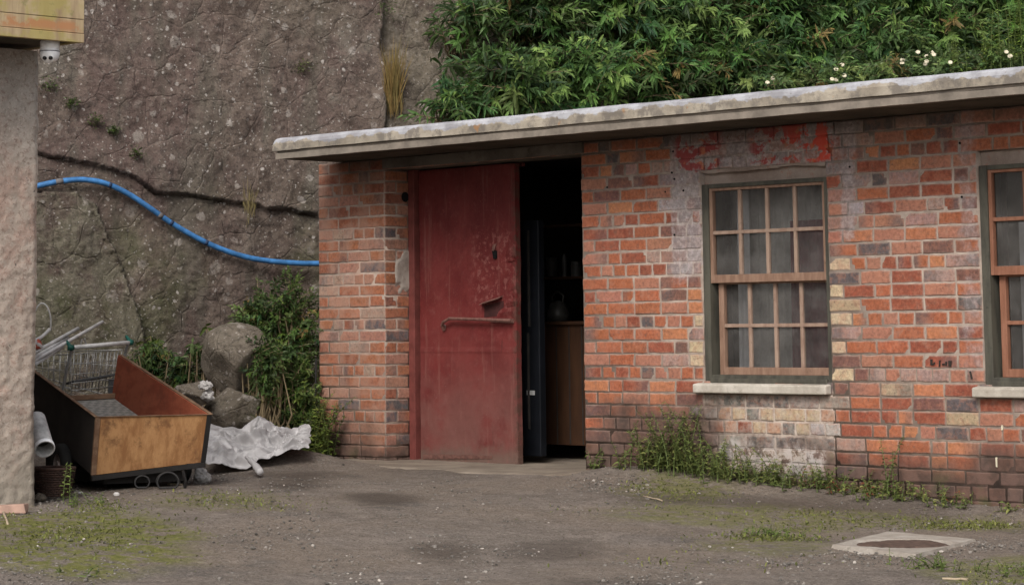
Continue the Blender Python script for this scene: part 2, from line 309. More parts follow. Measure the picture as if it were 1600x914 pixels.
def ground_mat():
    t = NT('yard_dirt'); X, Y, Z = t.xyz()[0:3]; n = t.noise(.8, 6, .6); n2 = t.noise(4, 6, .65); n3 = t.noise(30, 5, .7)
    c = t.mix(t.ramp(n2, .32, .68), (.150, .124, .104), (.235, .196, .168)); c = t.mix(t.ramp(n, .42, .62, 0, .75), c, (.205, .162, .128))
    c = t.mix(t.ramp(t.noise(1.5, 5, .65), .55, .68, 0, .7), c, (.112, .099, .090)); c = t.mix(t.ramp(n3, .50, .64, 0, .6), c, (.28, .24, .205)); c = t.mix(t.ramp(t.noise(13, 5, .7), .50, .64, 0, .5), c, (.12, .10, .084)); c = t.mix(t.ramp(t.noise(75, 4, .7), .53, .62, 0, .75), c, (.05, .042, .036)); c = t.mix(t.ramp(t.noise(120, 3, .7), .60, .68, 0, .5), c, (.26, .23, .20))
    vn = t.n('ShaderNodeTexVoronoi'); vn.inputs['Scale'].default_value = 70; t.l(t.pos, vn.inputs['Vector']); cs = t.n('ShaderNodeSeparateColor'); t.l(vn.outputs['Color'], cs.inputs[0])
    c = t.mix(t.mul(t.ramp(vn.outputs['Distance'], .35, .2), t.ramp(cs.outputs[0], .78, .8), .6), c, (.30, .265, .235))
    at = t.n('ShaderNodeAttribute'); at.attribute_name = 'Col'; ac = t.n('ShaderNodeSeparateColor'); t.l(at.outputs['Color'], ac.inputs[0])
    moss = t.mul(ac.outputs[1], t.ramp(t.noise(9, 5, .7), .40, .54)); c = t.mix(t.mul(moss, .85), c, t.mix(t.ramp(n3, .4, .6), (.115, .12, .032), (.18, .175, .055)))
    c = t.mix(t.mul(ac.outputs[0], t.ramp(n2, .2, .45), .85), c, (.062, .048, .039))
    h = t.math('ADD', t.mul(n3, 1.0), t.math('ADD', t.mul(t.noise(110, 4, .7), .4), t.mul(n2, 1.6)))
    return t.done(c, .95, t.bump(h, 1.0, .02), 0, .2)
M['ground'] = ground_mat()

def leaf_mat(name='leaf'):
    t = NT(name); bf = t.n('ShaderNodeNewGeometry'); c = t.mix(t.mul(bf.outputs['Backfacing'], .3), t.col(), (.15, .18, .09)); c = t.mix(1.0, c, t.ramp(t.noise(40, 3), .3, .7, .85, 1.15, False), 'MULTIPLY')
    t.done(c, .55, None, 0, .35); tl = t.n('ShaderNodeBsdfTranslucent'); t.l(c, tl.inputs[0]); m = t.n('ShaderNodeMixShader'); m.inputs[0].default_value = .25
    t.l(t.b.outputs[0], m.inputs[1]); t.l(tl.outputs[0], m.inputs[2]); t.t.links.new(m.outputs[0], t.t.nodes['Material Output'].inputs[0]); return t.m
M['leaf'] = leaf_mat(); M['stem'] = simple('plant_stem', (.17, .13, .075), .8)
M['stem_green'] = simple('green_stem', (.09, .12, .035), .7)

# ------------------------------------------------------------------ ground
CL0 = np.array([-1.951, -1.209]); CLD = np.array([1.066, 2.959]); CLD = CLD / np.linalg.norm(CLD); CLN = np.array([CLD[1], -CLD[0]])   # cliff line, direction, normal towards the yard
def cliff_dist(x, y): return (x - CL0[0]) * CLN[0] + (y - CL0[1]) * CLN[1]
def gh(x, y):
    x = np.asarray(x, float); y = np.asarray(y, float); d = cliff_dist(x, y)
    z = -.125 * sstep(2.9, 6.3, x) - .02 * sstep(-1, -6, y)
    z = z + .33 * sstep(1.15, .25, d) * sstep(-3.2, -1.6, y) + .13 * np.exp(-(((x - .75) / .55) ** 2 + ((y + .95) / .5) ** 2))
    z = z + .045 * sstep(-.42, -.05, y) * sstep(2.75, 3.1, x)
    return z + .018 * fbm(P3(x, y), .9, 3)
def axis(a, b, lo, hi, fine, coarse):
    A = [lo]
    while A[-1] < hi: A.append(A[-1] + (fine if a <= A[-1] <= b else coarse * (1 + .25 * min(abs(A[-1] - a), abs(A[-1] - b)))))
    return np.array(A)
gx = axis(-1.6, 9.6, -45, 60, .035, .2); gy = axis(-7.2, 1.2, -45, 5.2, .035, .2)
GX, GY = np.meshgrid(gx, gy, indexing='ij'); GZ = gh(GX, GY) + .016 * fbm(P3(GX, GY), 2.2, 4) + .006 * fbm(P3(GX, GY, 3), 14, 3)
def blob(x, y, cx, cy, rx, ry, e=.35): 
    d = np.sqrt(((x - cx) / rx) ** 2 + ((y - cy) / ry) ** 2) + .45 * fbm(P3(x, y, 5), 2.2, 4); return sstep(1 + e, 1 - e, d)
def gmask(u, v, ru, rv):      # footprint of a patch of ground seen at photo point u,v
    c = onZ(u, v, -.05); a = onZ(u + ru, v, -.05) - c; b = onZ(u, v + rv, -.05) - c
    A = np.array([[a[0], b[0]], [a[1], b[1]]]); I = np.linalg.inv(A); dx = GX - c[0]; dy = GY - c[1]
    return np.sqrt((I[0, 0] * dx + I[0, 1] * dy) ** 2 + (I[1, 0] * dx + I[1, 1] * dy) ** 2)
nz = fbm(P3(GX, GY, 9), 1.8, 4) * .55
moss = np.zeros_like(GX); damp_shade = np.zeros_like(GX)
for (u, v, ru, rv, k) in ((120, 838, 200, 36, 1.25), (330, 792, 120, 14, .45), (1230, 795, 260, 16, .75), (1060, 770, 90, 14, .8), (1200, 830, 120, 14, .6), (1560, 868, 110, 26, .7), (1500, 800, 140, 14, .7), (60, 860, 90, 14, .5)):
    moss = np.maximum(moss, k * sstep(1.25, .6, gmask(u, v, ru, rv) + nz))
for (u, v, ru, rv, k) in ((470, 762, 80, 13, 1), (590, 790, 60, 10, .9), (690, 840, 55, 13, .7), (225, 770, 120, 18, 1), (700, 750, 90, 8, .3), (860, 838, 70, 10, .6), (440, 722, 60, 18, .9), (1280, 780, 330, 8, .7), (960, 880, 130, 10, .5), (130, 900, 150, 14, .3)):  # damp patches, plus the trailer's shade painted on the ground beneath it
    damp_shade = np.maximum(damp_shade, .95 * k * sstep(1.35, .3, gmask(u, v, ru, rv) + nz * 1.6))
gm = MB().grid(GX, GY, GZ, np.stack([damp_shade, moss, damp_shade * 0], -1).reshape(-1, 3))
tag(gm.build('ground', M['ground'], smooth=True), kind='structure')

# concrete apron and floor threshold by the door, feathered into the dirt
ax = np.linspace(.25, 3.05, 90); ay = np.linspace(-.62, .34, 40); AX, AY = np.meshgrid(ax, ay, indexing='ij')
edge = np.minimum.reduce([(AX - .3), (3.0 - AX), (AY + .56)]) + .10 * fbm(P3(AX, AY), 3.2, 4)
AZ = np.maximum(gh(AX, AY), -.02) * .5 + .012 * sstep(-.05, .07, edge) + .003 * fbm(P3(AX, AY), 12, 3) - .05 * sstep(.03, -.05, edge)
tag(MB().grid(AX, AY, AZ).build('concrete_path', M['apron'], smooth=True), kind='structure')

# ------------------------------------------------------------------ cliff
def cs_from_px(u, v):        # photo pixel -> along-cliff coordinate and height on the cliff's face
    r = ray(u, v); den = r[0] * CLN[0] + r[1] * CLN[1]; t = -((CP[0] - CL0[0]) * CLN[0] + (CP[1] - CL0[1]) * CLN[1]) / den
    p = CP + r * t; return (p[0] - CL0[0]) * CLD[0] + (p[1] - CL0[1]) * CLD[1], p[2]
cs = axis(-.35, 5.2, -9, 16, .016, .12); cz = axis(.1, 3.95, -.4, 7.5, .016, .12)
S, Zc = np.meshgrid(cs, cz, indexing='ij'); Q = P3(S, Zc)
def seg_d(S, Z, pts):
    best = np.full(S.shape, 9.0); side = np.zeros(S.shape)
    for (a, b) in zip(pts[:-1], pts[1:]):
        ax_, az_ = a; bx, bz = b; L2 = (bx - ax_) ** 2 + (bz - az_) ** 2; t = np.clip(((S - ax_) * (bx - ax_) + (Z - az_) * (bz - az_)) / L2, 0, 1)
        px, pz = ax_ + t * (bx - ax_), az_ + t * (bz - az_); d = np.hypot(S - px, Z - pz); sg = np.sign((bx - ax_) * (Z - az_) - (bz - az_) * (S - ax_)); m = d < best; best[m] = d[m]; side[m] = sg[m]
    return best, side
wx = S + .045 * fbm(Q, 3.5, 4); wz_ = Zc + .045 * fbm(Q + 7, 3.5, 4)
D = .20 * fbm(Q, .5, 2) + .045 * fbm(Q + 3, 1.6, 3) + .016 * fbm(Q, 7, 4) + .013 * fbm(Q, 30, 3)
fac = vnoise(P3(wx * 3.1, wz_ * 2.3, 4)); D += .045 * (np.floor(fac * 5) / 5 + .2 * sstep(.6, 1, (fac * 5) % 1) - .5)
rid = 1 - np.abs(fbm(P3(wx * .9, wz_ * 1.5, 2), 1.3, 3)); D += .03 * (rid - .8)
cracks = [([(20, 225), (62, 240), (110, 250), (150, 256), (200, 275), (245, 300), (300, 303), (380, 315), (440, 325), (500, 336)], .034, .11, .06),
          ([(112, 296), (140, 320), (162, 370), (190, 430), (200, 470)], .018, .04, .05), ([(596, -40), (602, 30), (606, 90), (606, 150), (600, 200)], .03, .13, .03),
          ([(340, 205), (375, 200), (410, 192)], .012, .03, .0), ([(380, 150), (370, 180), (320, 240), (300, 300)], .012, .025, .02), ([(90, 395), (180, 400), (260, 420)], .012, .03, .02),
          ([(632, 137), (665, 137)], .012, .04, .0), ([(632, 110), (600, 110)], .008, .02, 0), ([(405, 345), (470, 360), (497, 372)], .014, .03, .02), ([(225, 90), (250, 140), (230, 190)], .01, .02, .015)]
for pts, wd, dp, stp in cracks:
    wd *= .26; dp *= .45; stp *= .22
    c_ = [cs_from_px(*p) for p in pts]; d, sd_ = seg_d(wx, wz_, c_); tap = np.clip(2.1 * vnoise(Q * 2.1) - .42, .02, 1.05)
    D -= dp * np.exp(-(d / (wd * tap)) ** 2) * tap; D += stp * sd_ * np.exp(-(d / .22) ** 2) * np.sign(wd) 
sx = cs_from_px(606, 100)[0]; D -= .10 * sstep(sx - .02, sx + .05, wx) * sstep(1.5, 2, Zc)          # rock right of the seam stands back
blk = [cs_from_px(*p) for p in ((40, 300), (118, 300), (150, 322), (172, 380), (198, 440), (225, 520), (235, 640), (40, 660))]
def inside(S_, Z_, poly):
    r = np.zeros(S_.shape, bool)
    for (x1, z1), (x2, z2) in zip(poly, poly[1:] + poly[:1]): c_ = ((z1 > Z_) != (z2 > Z_)) & (S_ < (x2 - x1) * (Z_ - z1) / (z2 - z1 + 1e-9) + x1); r ^= c_
    return r
inb = inside(wx, wz_, blk); D += .055 * inb
cr = cs_from_px(250, 305)[1]; c_ = np.array([cs_from_px(*p) for p in cracks[0][0]]); D += .035 * (wz_ > np.interp(wx, c_[:, 0], c_[:, 1]) + .006) * sstep(5.5, 4.5, wx) * sstep(-6, -4, wx)     # the slab above the crack stands slightly proud
pale_z = sstep(sx, sx + .04, wx) * sstep(1.4, 1.9, Zc); pale_z = np.maximum(pale_z, .6 * sstep(.2, .45, fbm(P3(S * .7, Zc * .7, 4), 1.2, 4)))
lean = .05 * (Zc - 1.5)
def cliff_point(s, z, out=0.0): 
    i = np.clip(np.searchsorted(cs, s), 0, len(cs) - 1); j = np.clip(np.searchsorted(cz, z), 0, len(cz) - 1)
    n = D[i, j] - lean[i, j] + out; return np.array([CL0[0] + CLD[0] * s + CLN[0] * n, CL0[1] + CLD[1] * s + CLN[1] * n, z])
N_ = D - lean
CXg = CL0[0] + CLD[0] * S + CLN[0] * N_; CYg = CL0[1] + CLD[1] * S + CLN[1] * N_
cl = MB().grid(CXg, CYg, Zc, np.stack([pale_z, inb * 1.0, inb * 0], -1).reshape(-1, 3), flip=True)
tx = np.linspace(0, 1, 20)[None, :]; c0 = CXg[:, -1:] - CLN[0] * tx * 12; c1 = CYg[:, -1:] - CLN[1] * tx * 12          # ground above the cliff
cl.grid(c0, c1, np.broadcast_to(Zc[:, -1:], c0.shape) + .5 * tx, flip=True)
tag(cl.build('rock_face', M['rock'], smooth=True), kind='structure')

# earth bank rising behind the building to the cliff
bx = np.linspace(-2.0, 13, 120); by = np.linspace(3.32, 12, 80); BX, BY = np.meshgrid(bx, by, indexing='ij')
BZ = 2.1 + .20 * (BY - 3.3) + .12 * fbm(P3(BX, BY), 1.1, 4); bk = MB().grid(BX, BY, BZ)
bk.grid(np.stack([bx, bx], 1), np.full((120, 2), 3.32), np.stack([np.full(120, -.3), BZ[:, 0]], 1))
M['soil'] = simple('bank_soil', (.035, .03, .02), .95, var=.4, sc=5, bump=.8, bs=40)
tag(bk.build('bank_terrain', M['soil'], smooth=True), kind='structure')

exec_sections = True
# ------------------------------------------------------------------ BRICK BUILDING
bld = empty('brick_building', (0, 0, 0), 'low red brick outbuilding with flat concrete roof and a half open red door', 'building')
CH = .084; ZB = .532; TH = .30
def pal(kind):
    r = rng.random(); j = rng.normal(0, .02, 3) + rng.normal(0, .02)
    if kind == 'wall': cs_ = [((.335, .110, .056), .29), ((.25, .074, .045), .19), ((.35, .155, .105), .18), ((.42, .17, .085), .14), ((.17, .085, .070), .07), ((.105, .090, .088), .05), ((.33, .22, .19), .07), ((.38, .29, .19), .01)]
    elif kind == 'pier': cs_ = [((.32, .120, .064), .40), ((.34, .175, .125), .28), ((.25, .09, .055), .14), ((.10, .09, .098), .06), ((.33, .24, .185), .12)]
    elif kind == 'buff': cs_ = [((.42, .33, .22), .32), ((.34, .27, .20), .25), ((.13, .12, .11), .2), ((.40, .24, .16), .13), ((.38, .35, .32), .1)]
    elif kind == 'smoke': cs_ = [((.11, .10, .095), .5), ((.26, .22, .19), .3), ((.17, .15, .13), .2)]
    elif kind == 'lilac': cs_ = [((.25, .20, .19), .35), ((.36, .32, .315), .35), ((.30, .17, .14), .2), ((.12, .10, .105), .1)]
    elif kind == 'cream': cs_ = [((.50, .39, .26), 1.0)]
    t = 0
    for c, p in cs_:
        t += p
        if r <= t: break
    return np.clip(np.array(c) * (1 + j), .02, .8)
def brick(mb, o, ux, nrm, x0, x1, z0, z1, col):
    g = rng.uniform(.003, .0062, 4); a0, a1, b0, b1 = x0 + g[0], x1 - g[1], z0 + g[2], z1 - g[3]; Lx = a1 - a0
    if Lx < .02: return
    nx = 7 if Lx > .16 else (5 if Lx > .07 else 3); e = .0062
    tx_ = np.concatenate([[a0, a0 + .4 * e, a0 + e, a0 + 1.9 * e], np.linspace(a0 + e, a1 - e, nx)[1:-1], [a1 - 1.9 * e, a1 - e, a1 - .4 * e, a1]]); tz_ = np.array([b0, b0 + .4 * e, b0 + e, b0 + 1.9 * e, (b0 + b1) / 2, b1 - 1.9 * e, b1 - e, b1 - .4 * e, b1])
    A, B = np.meshgrid(tx_, tz_, indexing='ij'); sd = rng.random(3) * 50; pr = max(rng.normal(.0005, .0018), -.001)
    dep = np.full(A.shape, 0.0) + pr; dep[[0, -1], :] -= .0045; dep[:, [0, -1]] -= .0045; dep[[1, -2], :] -= .0012; dep[:, [1, -2]] -= .0012; dep = np.maximum(dep, -.0065 + pr)
    dep += .0022 * fbm(np.stack([A * 22, B * 22, A * 0 + sd[0]], -1), 1.0, 3); rot = rng.normal(0, .004)
    A2 = A + .0055 * fbm(np.stack([A * 30, B * 30, A * 0 + sd[1]], -1), 1, 2); B2 = B + .0050 * fbm(np.stack([A * 30, B * 30, A * 0 + sd[2]], -1), 1, 2) + rot * (A - (a0 + a1) / 2)
    if rng.random() < .20: dep -= .009 * sstep(.02, .0, np.hypot(A - (a0 if rng.random() < .5 else a1), (B - (b0 if rng.random() < .5 else b1)) * 1.2) - .015)
    pnt = o + A2[..., None] * ux + B2[..., None] * np.array([0, 0, 1.0]) + dep[..., None] * nrm
    cc = np.broadcast_to(col, pnt.shape) * (1 + .16 * fbm(np.stack([A * 9, B * 14, A * 0 + sd[1]], -1), 1, 3))[..., None]
    if rng.random() < .22:        # one end burnt blue grey
        s_ = sstep(.35, .75, ((A - a0) / Lx if rng.random() < .5 else (a1 - A) / Lx)) * rng.uniform(.3, .8); cc = cc * (1 - s_[..., None]) + np.array([.115, .10, .10]) * s_[..., None]
    ew = np.zeros(A.shape); ew[[1, -2], :] = .75; ew[:, [1, -2]] = .75; ew[[2, -3], :] = np.maximum(ew[[2, -3], :], .42); ew[:, [2, -3]] = np.maximum(ew[:, [2, -3]], .42); ew[[0, -1], :] = 1; ew[:, [0, -1]] = 1
    ew = (ew * np.clip(.75 + 1.3 * fbm(np.stack([A * 26, B * 26, A * 0 + sd[2]], -1), 1, 3), 0, 1))[..., None]; cc = cc * (1 - ew) + np.array([.31, .24, .20]) * ew
    n, m = A.shape; i = np.arange(n * m).reshape(n, m); q = np.stack([i[:-1, :-1], i[1:, :-1], i[1:, 1:], i[:-1, 1:]], -1).reshape(-1, 4)
    if np.cross(ux, [0, 0, 1.0]).dot(nrm) < 0: q = q[:, ::-1]
    mb.add(pnt.reshape(-1, 3), q.tolist(), cc.reshape(-1, 3))
openings = [(.755, 2.77, -.5, 2.145, 0), (3.838, 4.868, .585, 1.955, 1), (5.985, 7.015, .585, 1.963, 1)]
wallm = MB(); XE = 9.2
def free(x0, x1, z0, z1):
    segs = [(x0, x1)]
    for (a, b, c, d, _) in openings:
        if (z0 + z1) / 2 > c and (z0 + z1) / 2 < d:
            ns = []
            for (p, q) in segs:
                if q <= a or p >= b: ns.append((p, q)); continue
                if p < a: ns.append((p, a))
                if q > b: ns.append((b, q))
            segs = ns
    return segs
for n in range(-9, 20):
    z0 = ZB + n * CH; z1 = min(z0 + CH, 2.212); hdr = (n % 4 == 1)
    for (x0, x1) in free(0, XE, z0, z1):
        xs = [x0]; off = rng.uniform(-.012, .012)
        if x0 == 0 or x1 <= .8: p = .117 if n % 2 else .235
        elif hdr: p = .117 * (1 if n % 2 else 1)
        else: p = .117 if (n + (0 if hdr else 0)) % 2 else .235
        x = x0 + (p if not hdr else .17)
        while x < x1 - .06:
            xs.append(x + rng.normal(0, .004)); L = .117 if hdr else .235
            if rng.random() < .10: L = .117 if not hdr else .235
            x += L
        if x1 - xs[-1] < .05 and len(xs) > 1: xs.pop()
        xs.append(x1)
        zj = rng.normal(0, .0012)
        for a, b in zip(xs[:-1], xs[1:]):
            mx, mz = (a + b) / 2, (z0 + z1) / 2; kind = 'pier' if mx < .78 else 'wall'
            aa, bb = a, b
            if abs(a - x0) < 1e-6 and x0 > 0: aa += rng.uniform(-.006, .006)
            if abs(b - x1) < 1e-6: bb += rng.uniform(-.006, .006)
            if 3.78 < mx < 4.93 and .04 < mz < .53: kind = 'smoke' if (n in (-1, -4)) else 'buff'
            if 4.868 < mx < 4.99 and .5 < mz < 1.45 and n % 2: kind = 'cream'
            if 3.72 < mx < 3.84 and (n in (0, 2, -0, 16) or (mz < 1.2 and rng.random() < .25)): kind = 'cream'
            if ((3.585 < mx < 3.84 and mz > 1.26) or (4.97 < mx < 5.1 and mz > 1.45) or (3.6 < mx < 4.95 and mz > 1.95)) and rng.random() < .85: kind = 'lilac'
            cuts = [aa, (aa + bb) / 2, bb] if (kind == 'buff' and bb - aa > .2 and rng.random() < .75) else [aa, bb]
            for ca, cb in zip(cuts[:-1], cuts[1:]):
                kk = kind
                if kk == 'buff' and rng.random() < .12: kk = 'wall'
                brick(wallm, np.zeros(3), np.array([1.0, 0, 0]), np.array([0, -1.0, 0]), ca, cb, z0 + zj, z1 + zj, pal(kk))
    # pier's reveal beside the door (faces +x) and outer end (faces -x)
    ys = [0, .117, .30] if n % 2 else [0, .235, .30]
    for a, b in zip(ys[:-1], ys[1:]):
        if z1 <= 2.15: brick(wallm, np.array([.755, 0, 0]), np.array([0, 1.0, 0]), np.array([1.0, 0, 0]), a, b, z0, z1, pal('pier'))
    yy = -0.0
    x = 0; ys = [0]
    while x < 3.1: x += (.117 if (hdr or (len(ys) == 1 and n % 2)) else .235); ys.append(min(x, 3.2))
    for a, b in zip(ys[:-1], ys[1:]): brick(wallm, np.zeros(3), np.array([0, 1.0, 0]), np.array([-1.0, 0, 0]), a, b, z0, z1, pal('pier'))
# mortar core of the wall (set back behind the brick faces), solid boxes butted round the openings
mo = .0032; zb, zt = -.25, 2.2095
core = [(mo, .755 - mo, zb, zt), (.755 - mo, 2.77 + mo, 2.15, zt), (2.77 + mo, 3.838 - mo, zb, zt), (3.838 - mo, 4.868 + mo, zb, .585 - mo), (3.838 - mo, 4.868 + mo, 1.955 + mo, zt),
        (4.868 + mo, 5.985 - mo, zb, zt), (5.985 - mo, 7.015 + mo, zb, .585 - mo), (5.985 - mo, 7.015 + mo, 1.963 + mo, zt), (7.015 + mo, XE, zb, zt)]
for (a, b, c, d) in core: wallm.box((a, mo, c), (b, TH, d), mi=1)
wallm.box((mo, TH, zb), (.28, 3.2, zt), mi=1); wallm.box((XE - .28, TH, zb), (XE, 3.2, zt), mi=1); wallm.box((.28, 2.95, zb), (XE - .28, 3.2, zt), mi=1)
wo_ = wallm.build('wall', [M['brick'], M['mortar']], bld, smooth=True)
# interior shell: floor, lining and ceiling
im = MB(); im.box((.755, .345, -.02), (2.9, 2.95, .004)); im.build('floor', M['apron'], bld)
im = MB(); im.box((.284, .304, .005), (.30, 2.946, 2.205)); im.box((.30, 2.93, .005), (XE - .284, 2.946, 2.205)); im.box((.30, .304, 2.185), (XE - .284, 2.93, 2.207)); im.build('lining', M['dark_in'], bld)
# timber and plaster bits over the openings
def noisy_box(mb, a, b, nx=40, amp=.004, mi=0):     # a beam with a slightly uneven front
    x0, y0, z0 = a; x1, y1, z1 = b; xs = np.linspace(x0, x1, nx); ring = np.array([(y0, z0), (y0, z1), (y1, z1), (y1, z0)])
    V = []
    for i, x in enumerate(xs):
        for k, (yy_, zz) in enumerate(ring): V.append((x, yy_ + amp * fbm(P3(x * 5, k * 3.1, 1), 1, 3), zz + amp * fbm(P3(x * 5, k * 3.1, 8), 1, 3)))
    f = [(i * 4 + k, (i + 1) * 4 + k, (i + 1) * 4 + (k + 1) % 4, i * 4 + (k + 1) % 4) for i in range(nx - 1) for k in range(4)] + [(0, 1, 2, 3), tuple((nx - 1) * 4 + k for k in (3, 2, 1, 0))]
    return mb.add(V, f, mi=mi)
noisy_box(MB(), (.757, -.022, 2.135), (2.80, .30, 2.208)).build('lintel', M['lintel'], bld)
# roof slab with rounded felted lip, stepped boards beneath
def profile_extrude(mb, prof, xs, amp=.004):
    n = len(prof); V = []
    for x in xs:
        for k, (y, z) in enumerate(prof): V.append((x + (0 if 1 else 0), y + amp * fbm(P3(x * 4, k, 2), 1, 4), z + amp * fbm(P3(x * 3, k * .6, 11), 1, 4)))
    m = len(xs); f = [(i * n + k, (i + 1) * n + k, (i + 1) * n + (k + 1) % n, i * n + (k + 1) % n) for i in range(m - 1) for k in range(n)] + [tuple(range(n)), tuple(reversed([(m - 1) * n + k for k in range(n)]))]
    return mb.add(V, f)
SX0, SX1 = .19, 9.6
rp = [(-.6, 2.275), (-.602, 2.325), (-.596, 2.348), (-.578, 2.364), (-.55, 2.372), (-.3, 2.382), (3.4, 2.47), (3.4, 2.275)]
xs = np.concatenate([[SX0, SX0 + .004, SX0 + .012], np.linspace(SX0 + .03, SX1, 260)])
sm = MB(); profile_extrude(sm, rp, xs, .005); sv = sm.v[0]; nI = len(rp)
for i, k in ((0, .035), (1, .015), (2, .004)):
    blk = sv[i * nI:(i + 1) * nI]; blk[:, 2] = np.where(blk[:, 2] > 2.3, blk[:, 2] - k, blk[:, 2])
roof = sm.build('roof', M['slab'], bld, smooth=False)
noisy_box(MB(), (SX0 + .03, -.580, 2.2585), (SX1, 3.38, 2.2745), 200, .002).build('roof_trim', M['board'], bld)
noisy_box(MB(), (SX0 + .02, -.588, 2.213), (SX1, -.535, 2.2565), 200, .003).build('fascia_board', M['board'], bld)
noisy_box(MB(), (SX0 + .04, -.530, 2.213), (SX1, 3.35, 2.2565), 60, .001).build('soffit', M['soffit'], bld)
M['infill'] = concrete('window_head_render', (.20, .15, .125), (.30, .245, .21), (.27, .11, .065), 4)
# door frame and door
fm = MB(); 
fm.box((.757, .232, -.01), (.822, .332, 2.133), mi=0); fm.box((.835, .30, 2.105), (1.9, .332, 2.133)); fm.box((2.70, .30, -.01), (2.768, .36, 2.133))
fm.build('door_frame', M['door_frame'], bld, bevel=.004)
# leaf hinged at the left jamb and standing a little forward
h0 = onY(656, 721, .262); h1 = onY(808, 729, .205); dirn = np.array([h1[0] - h0[0], h1[1] - h0[1], 0]); Ld = np.linalg.norm(dirn); dirn /= Ld; dn = np.array([dirn[1], -dirn[0], 0])
o0 = np.array([h0[0] + .012, .262, 0]); zt0, zb0 = 2.122, .006
nxd, nzd = 70, 130; U, V_ = np.meshgrid(np.linspace(0, Ld, nxd), np.linspace(zb0, zt0, nzd), indexing='ij')
dd = .006 * fbm(P3(U, V_), 2.6, 3) + .0015 * fbm(P3(U, V_), 12, 3)
def dent(u, v, ru, rv, a): return a * np.exp(-(((U - u) / ru) ** 2 + ((V_ - v) / rv) ** 2))
dd += dent(Ld - .18, 1.30, .12, .14, -.010) + dent(Ld - .1, 1.05, .1, .05, .008) + dent(Ld - .15, .7, .12, .2, .006) + dent(Ld - .05, 1.5, .03, .03, .008) + .004 * np.exp(-((V_ - .80) / .012) ** 2)
for (cu, cv_, rr) in ((Ld - .06, 1.42, .02), (Ld - .11, 1.46, .016), (Ld - .05, 1.22, .022), (Ld - .04, 1.17, .018)): dd += dent(cu, cv_, rr, rr * .6, -.006)
lowe = .012 * fbm(P3(U[:, 0] * 9, 0, 1), 1, 3)
bx_, by_ = U * dirn[0] + o0[0] + dn[0] * dd, U * dirn[1] + o0[1] + dn[1] * dd; jx = .004 * fbm(P3(V_[-1] * 7, 2, 2), 1, 4)
bx_[-1] += dirn[0] * jx
dm = MB().grid(bx_, by_, V_, flip=False)
bk0 = 0.045; i = np.arange(nxd * nzd).reshape(nxd, nzd); off = nxd * nzd
back = np.stack([bx_ - dn[0] * bk0, by_ - dn[1] * bk0, V_], -1); rim = np.concatenate([i[:, 0], i[-1, 1:], i[-2::-1, -1], i[0, -2:0:-1]])
allv = np.concatenate([np.stack([bx_, by_, V_], -1).reshape(-1, 3), back.reshape(-1, 3)]); fs = [(int(rim[k]), int(rim[(k + 1) % len(rim)]), int(rim[(k + 1) % len(rim)]) + off, int(rim[k]) + off) for k in range(len(rim))]
i2 = i + off; q2 = np.stack([i2[:-1, :-1], i2[:-1, 1:], i2[1:, 1:], i2[1:, :-1]], -1).reshape(-1, 4).tolist(); q1 = np.stack([i[:-1, :-1], i[1:, :-1], i[1:, 1:], i[:-1, 1:]], -1).reshape(-1, 4).tolist()
door = MB().add(allv, q1 + q2 + fs).build('door', M['door'], bld, smooth=False)
def DP(u, v, out=0.0):   # photo pixel on the door's face -> point standing out from it
    r = ray(u, v); p0 = o0; t = ((p0 - CP).dot(dn)) / r.dot(dn); return CP + r * t + dn * out
M['rust'] = simple('rusty_steel', (.17, .085, .07), .6, .2, var=.4, sc=30, bump=.4); M['greysteel'] = simple('worn_steel', (.30, .26, .24), .5, .5)
hb = MB(); hb.tube([DP(695, 515, .006), DP(696, 508, .03), DP(700, 503, .045), DP(710, 497.5, .048), DP(760, 499, .046), DP(805, 501, .040)], [.015, .014, .012, .011, .011, .012], 8)
hb.slab([DP(768, 497, .01), DP(804, 498, .01), DP(804, 505, .01), DP(768, 503, .01)], .012)
hnd = hb.build('handle', M['rust'], door, smooth=False); MB().box(DP(695, 512, .0) - .012, DP(695, 512, .0) + np.array([.012, .012, .022])).build('bracket', M['greysteel'], door, bevel=.003)
fl = MB(); a, b, c, d = DP(753, 473, .004), DP(786, 462, .004), DP(784, 467, .055), DP(757, 476, .055)
fl.slab([a, b, c, d], .004); fl.build('torn_flap', M['rust'], door); fl = MB(); fl.slab([DP(770, 383, .002), DP(776, 380, .002), DP(775, 392, .022), DP(771, 392, .018)], .003); fl.build('bent_tab', M['rust'], door)
MB().hexa(np.array([DP(771, 392, .0), DP(777, 392, .0), DP(777, 404, .0), DP(771, 404, .0), DP(771, 392, .014), DP(776, 391, .014), DP(777, 404, .014), DP(773, 405, .014)])).build('keyhole', simple('black_hole', (.004, .004, .004), .9), door)
MB().slab([DP(757, 478, .002), DP(757, 496, .002), DP(788, 493, .002), DP(787, 470, .002)][::-1], .0015).build('flap_shade', simple('dark_red_shade', (.045, .014, .013), .7), door)  # shadow under the torn flap, painted as a thin dark plate
for q_ in (((792, 402), (806, 399), (806, 407), (794, 409)), ((790, 474), (806, 470), (806, 477), (793, 480)), ((782, 489), (803, 486), (804, 496), (784, 497))): MB().slab([DP(q_[0][0], q_[0][1], .012), DP(q_[3][0], q_[3][1], .003), DP(q_[2][0], q_[2][1], .004), DP(q_[1][0], q_[1][1], .016)], .003).build('bent_tab', M['door'], door)
xr = np.linspace(3.842, 4.864, 90); rg_ = .004 + .030 * np.clip(fbm(P3(xr * 4, 1, 1), 1.2, 4) + .25, 0, 1); rm = MB(); yf = .001 + .004 * fbm(P3(xr * 9, 2, 2), 1, 3)
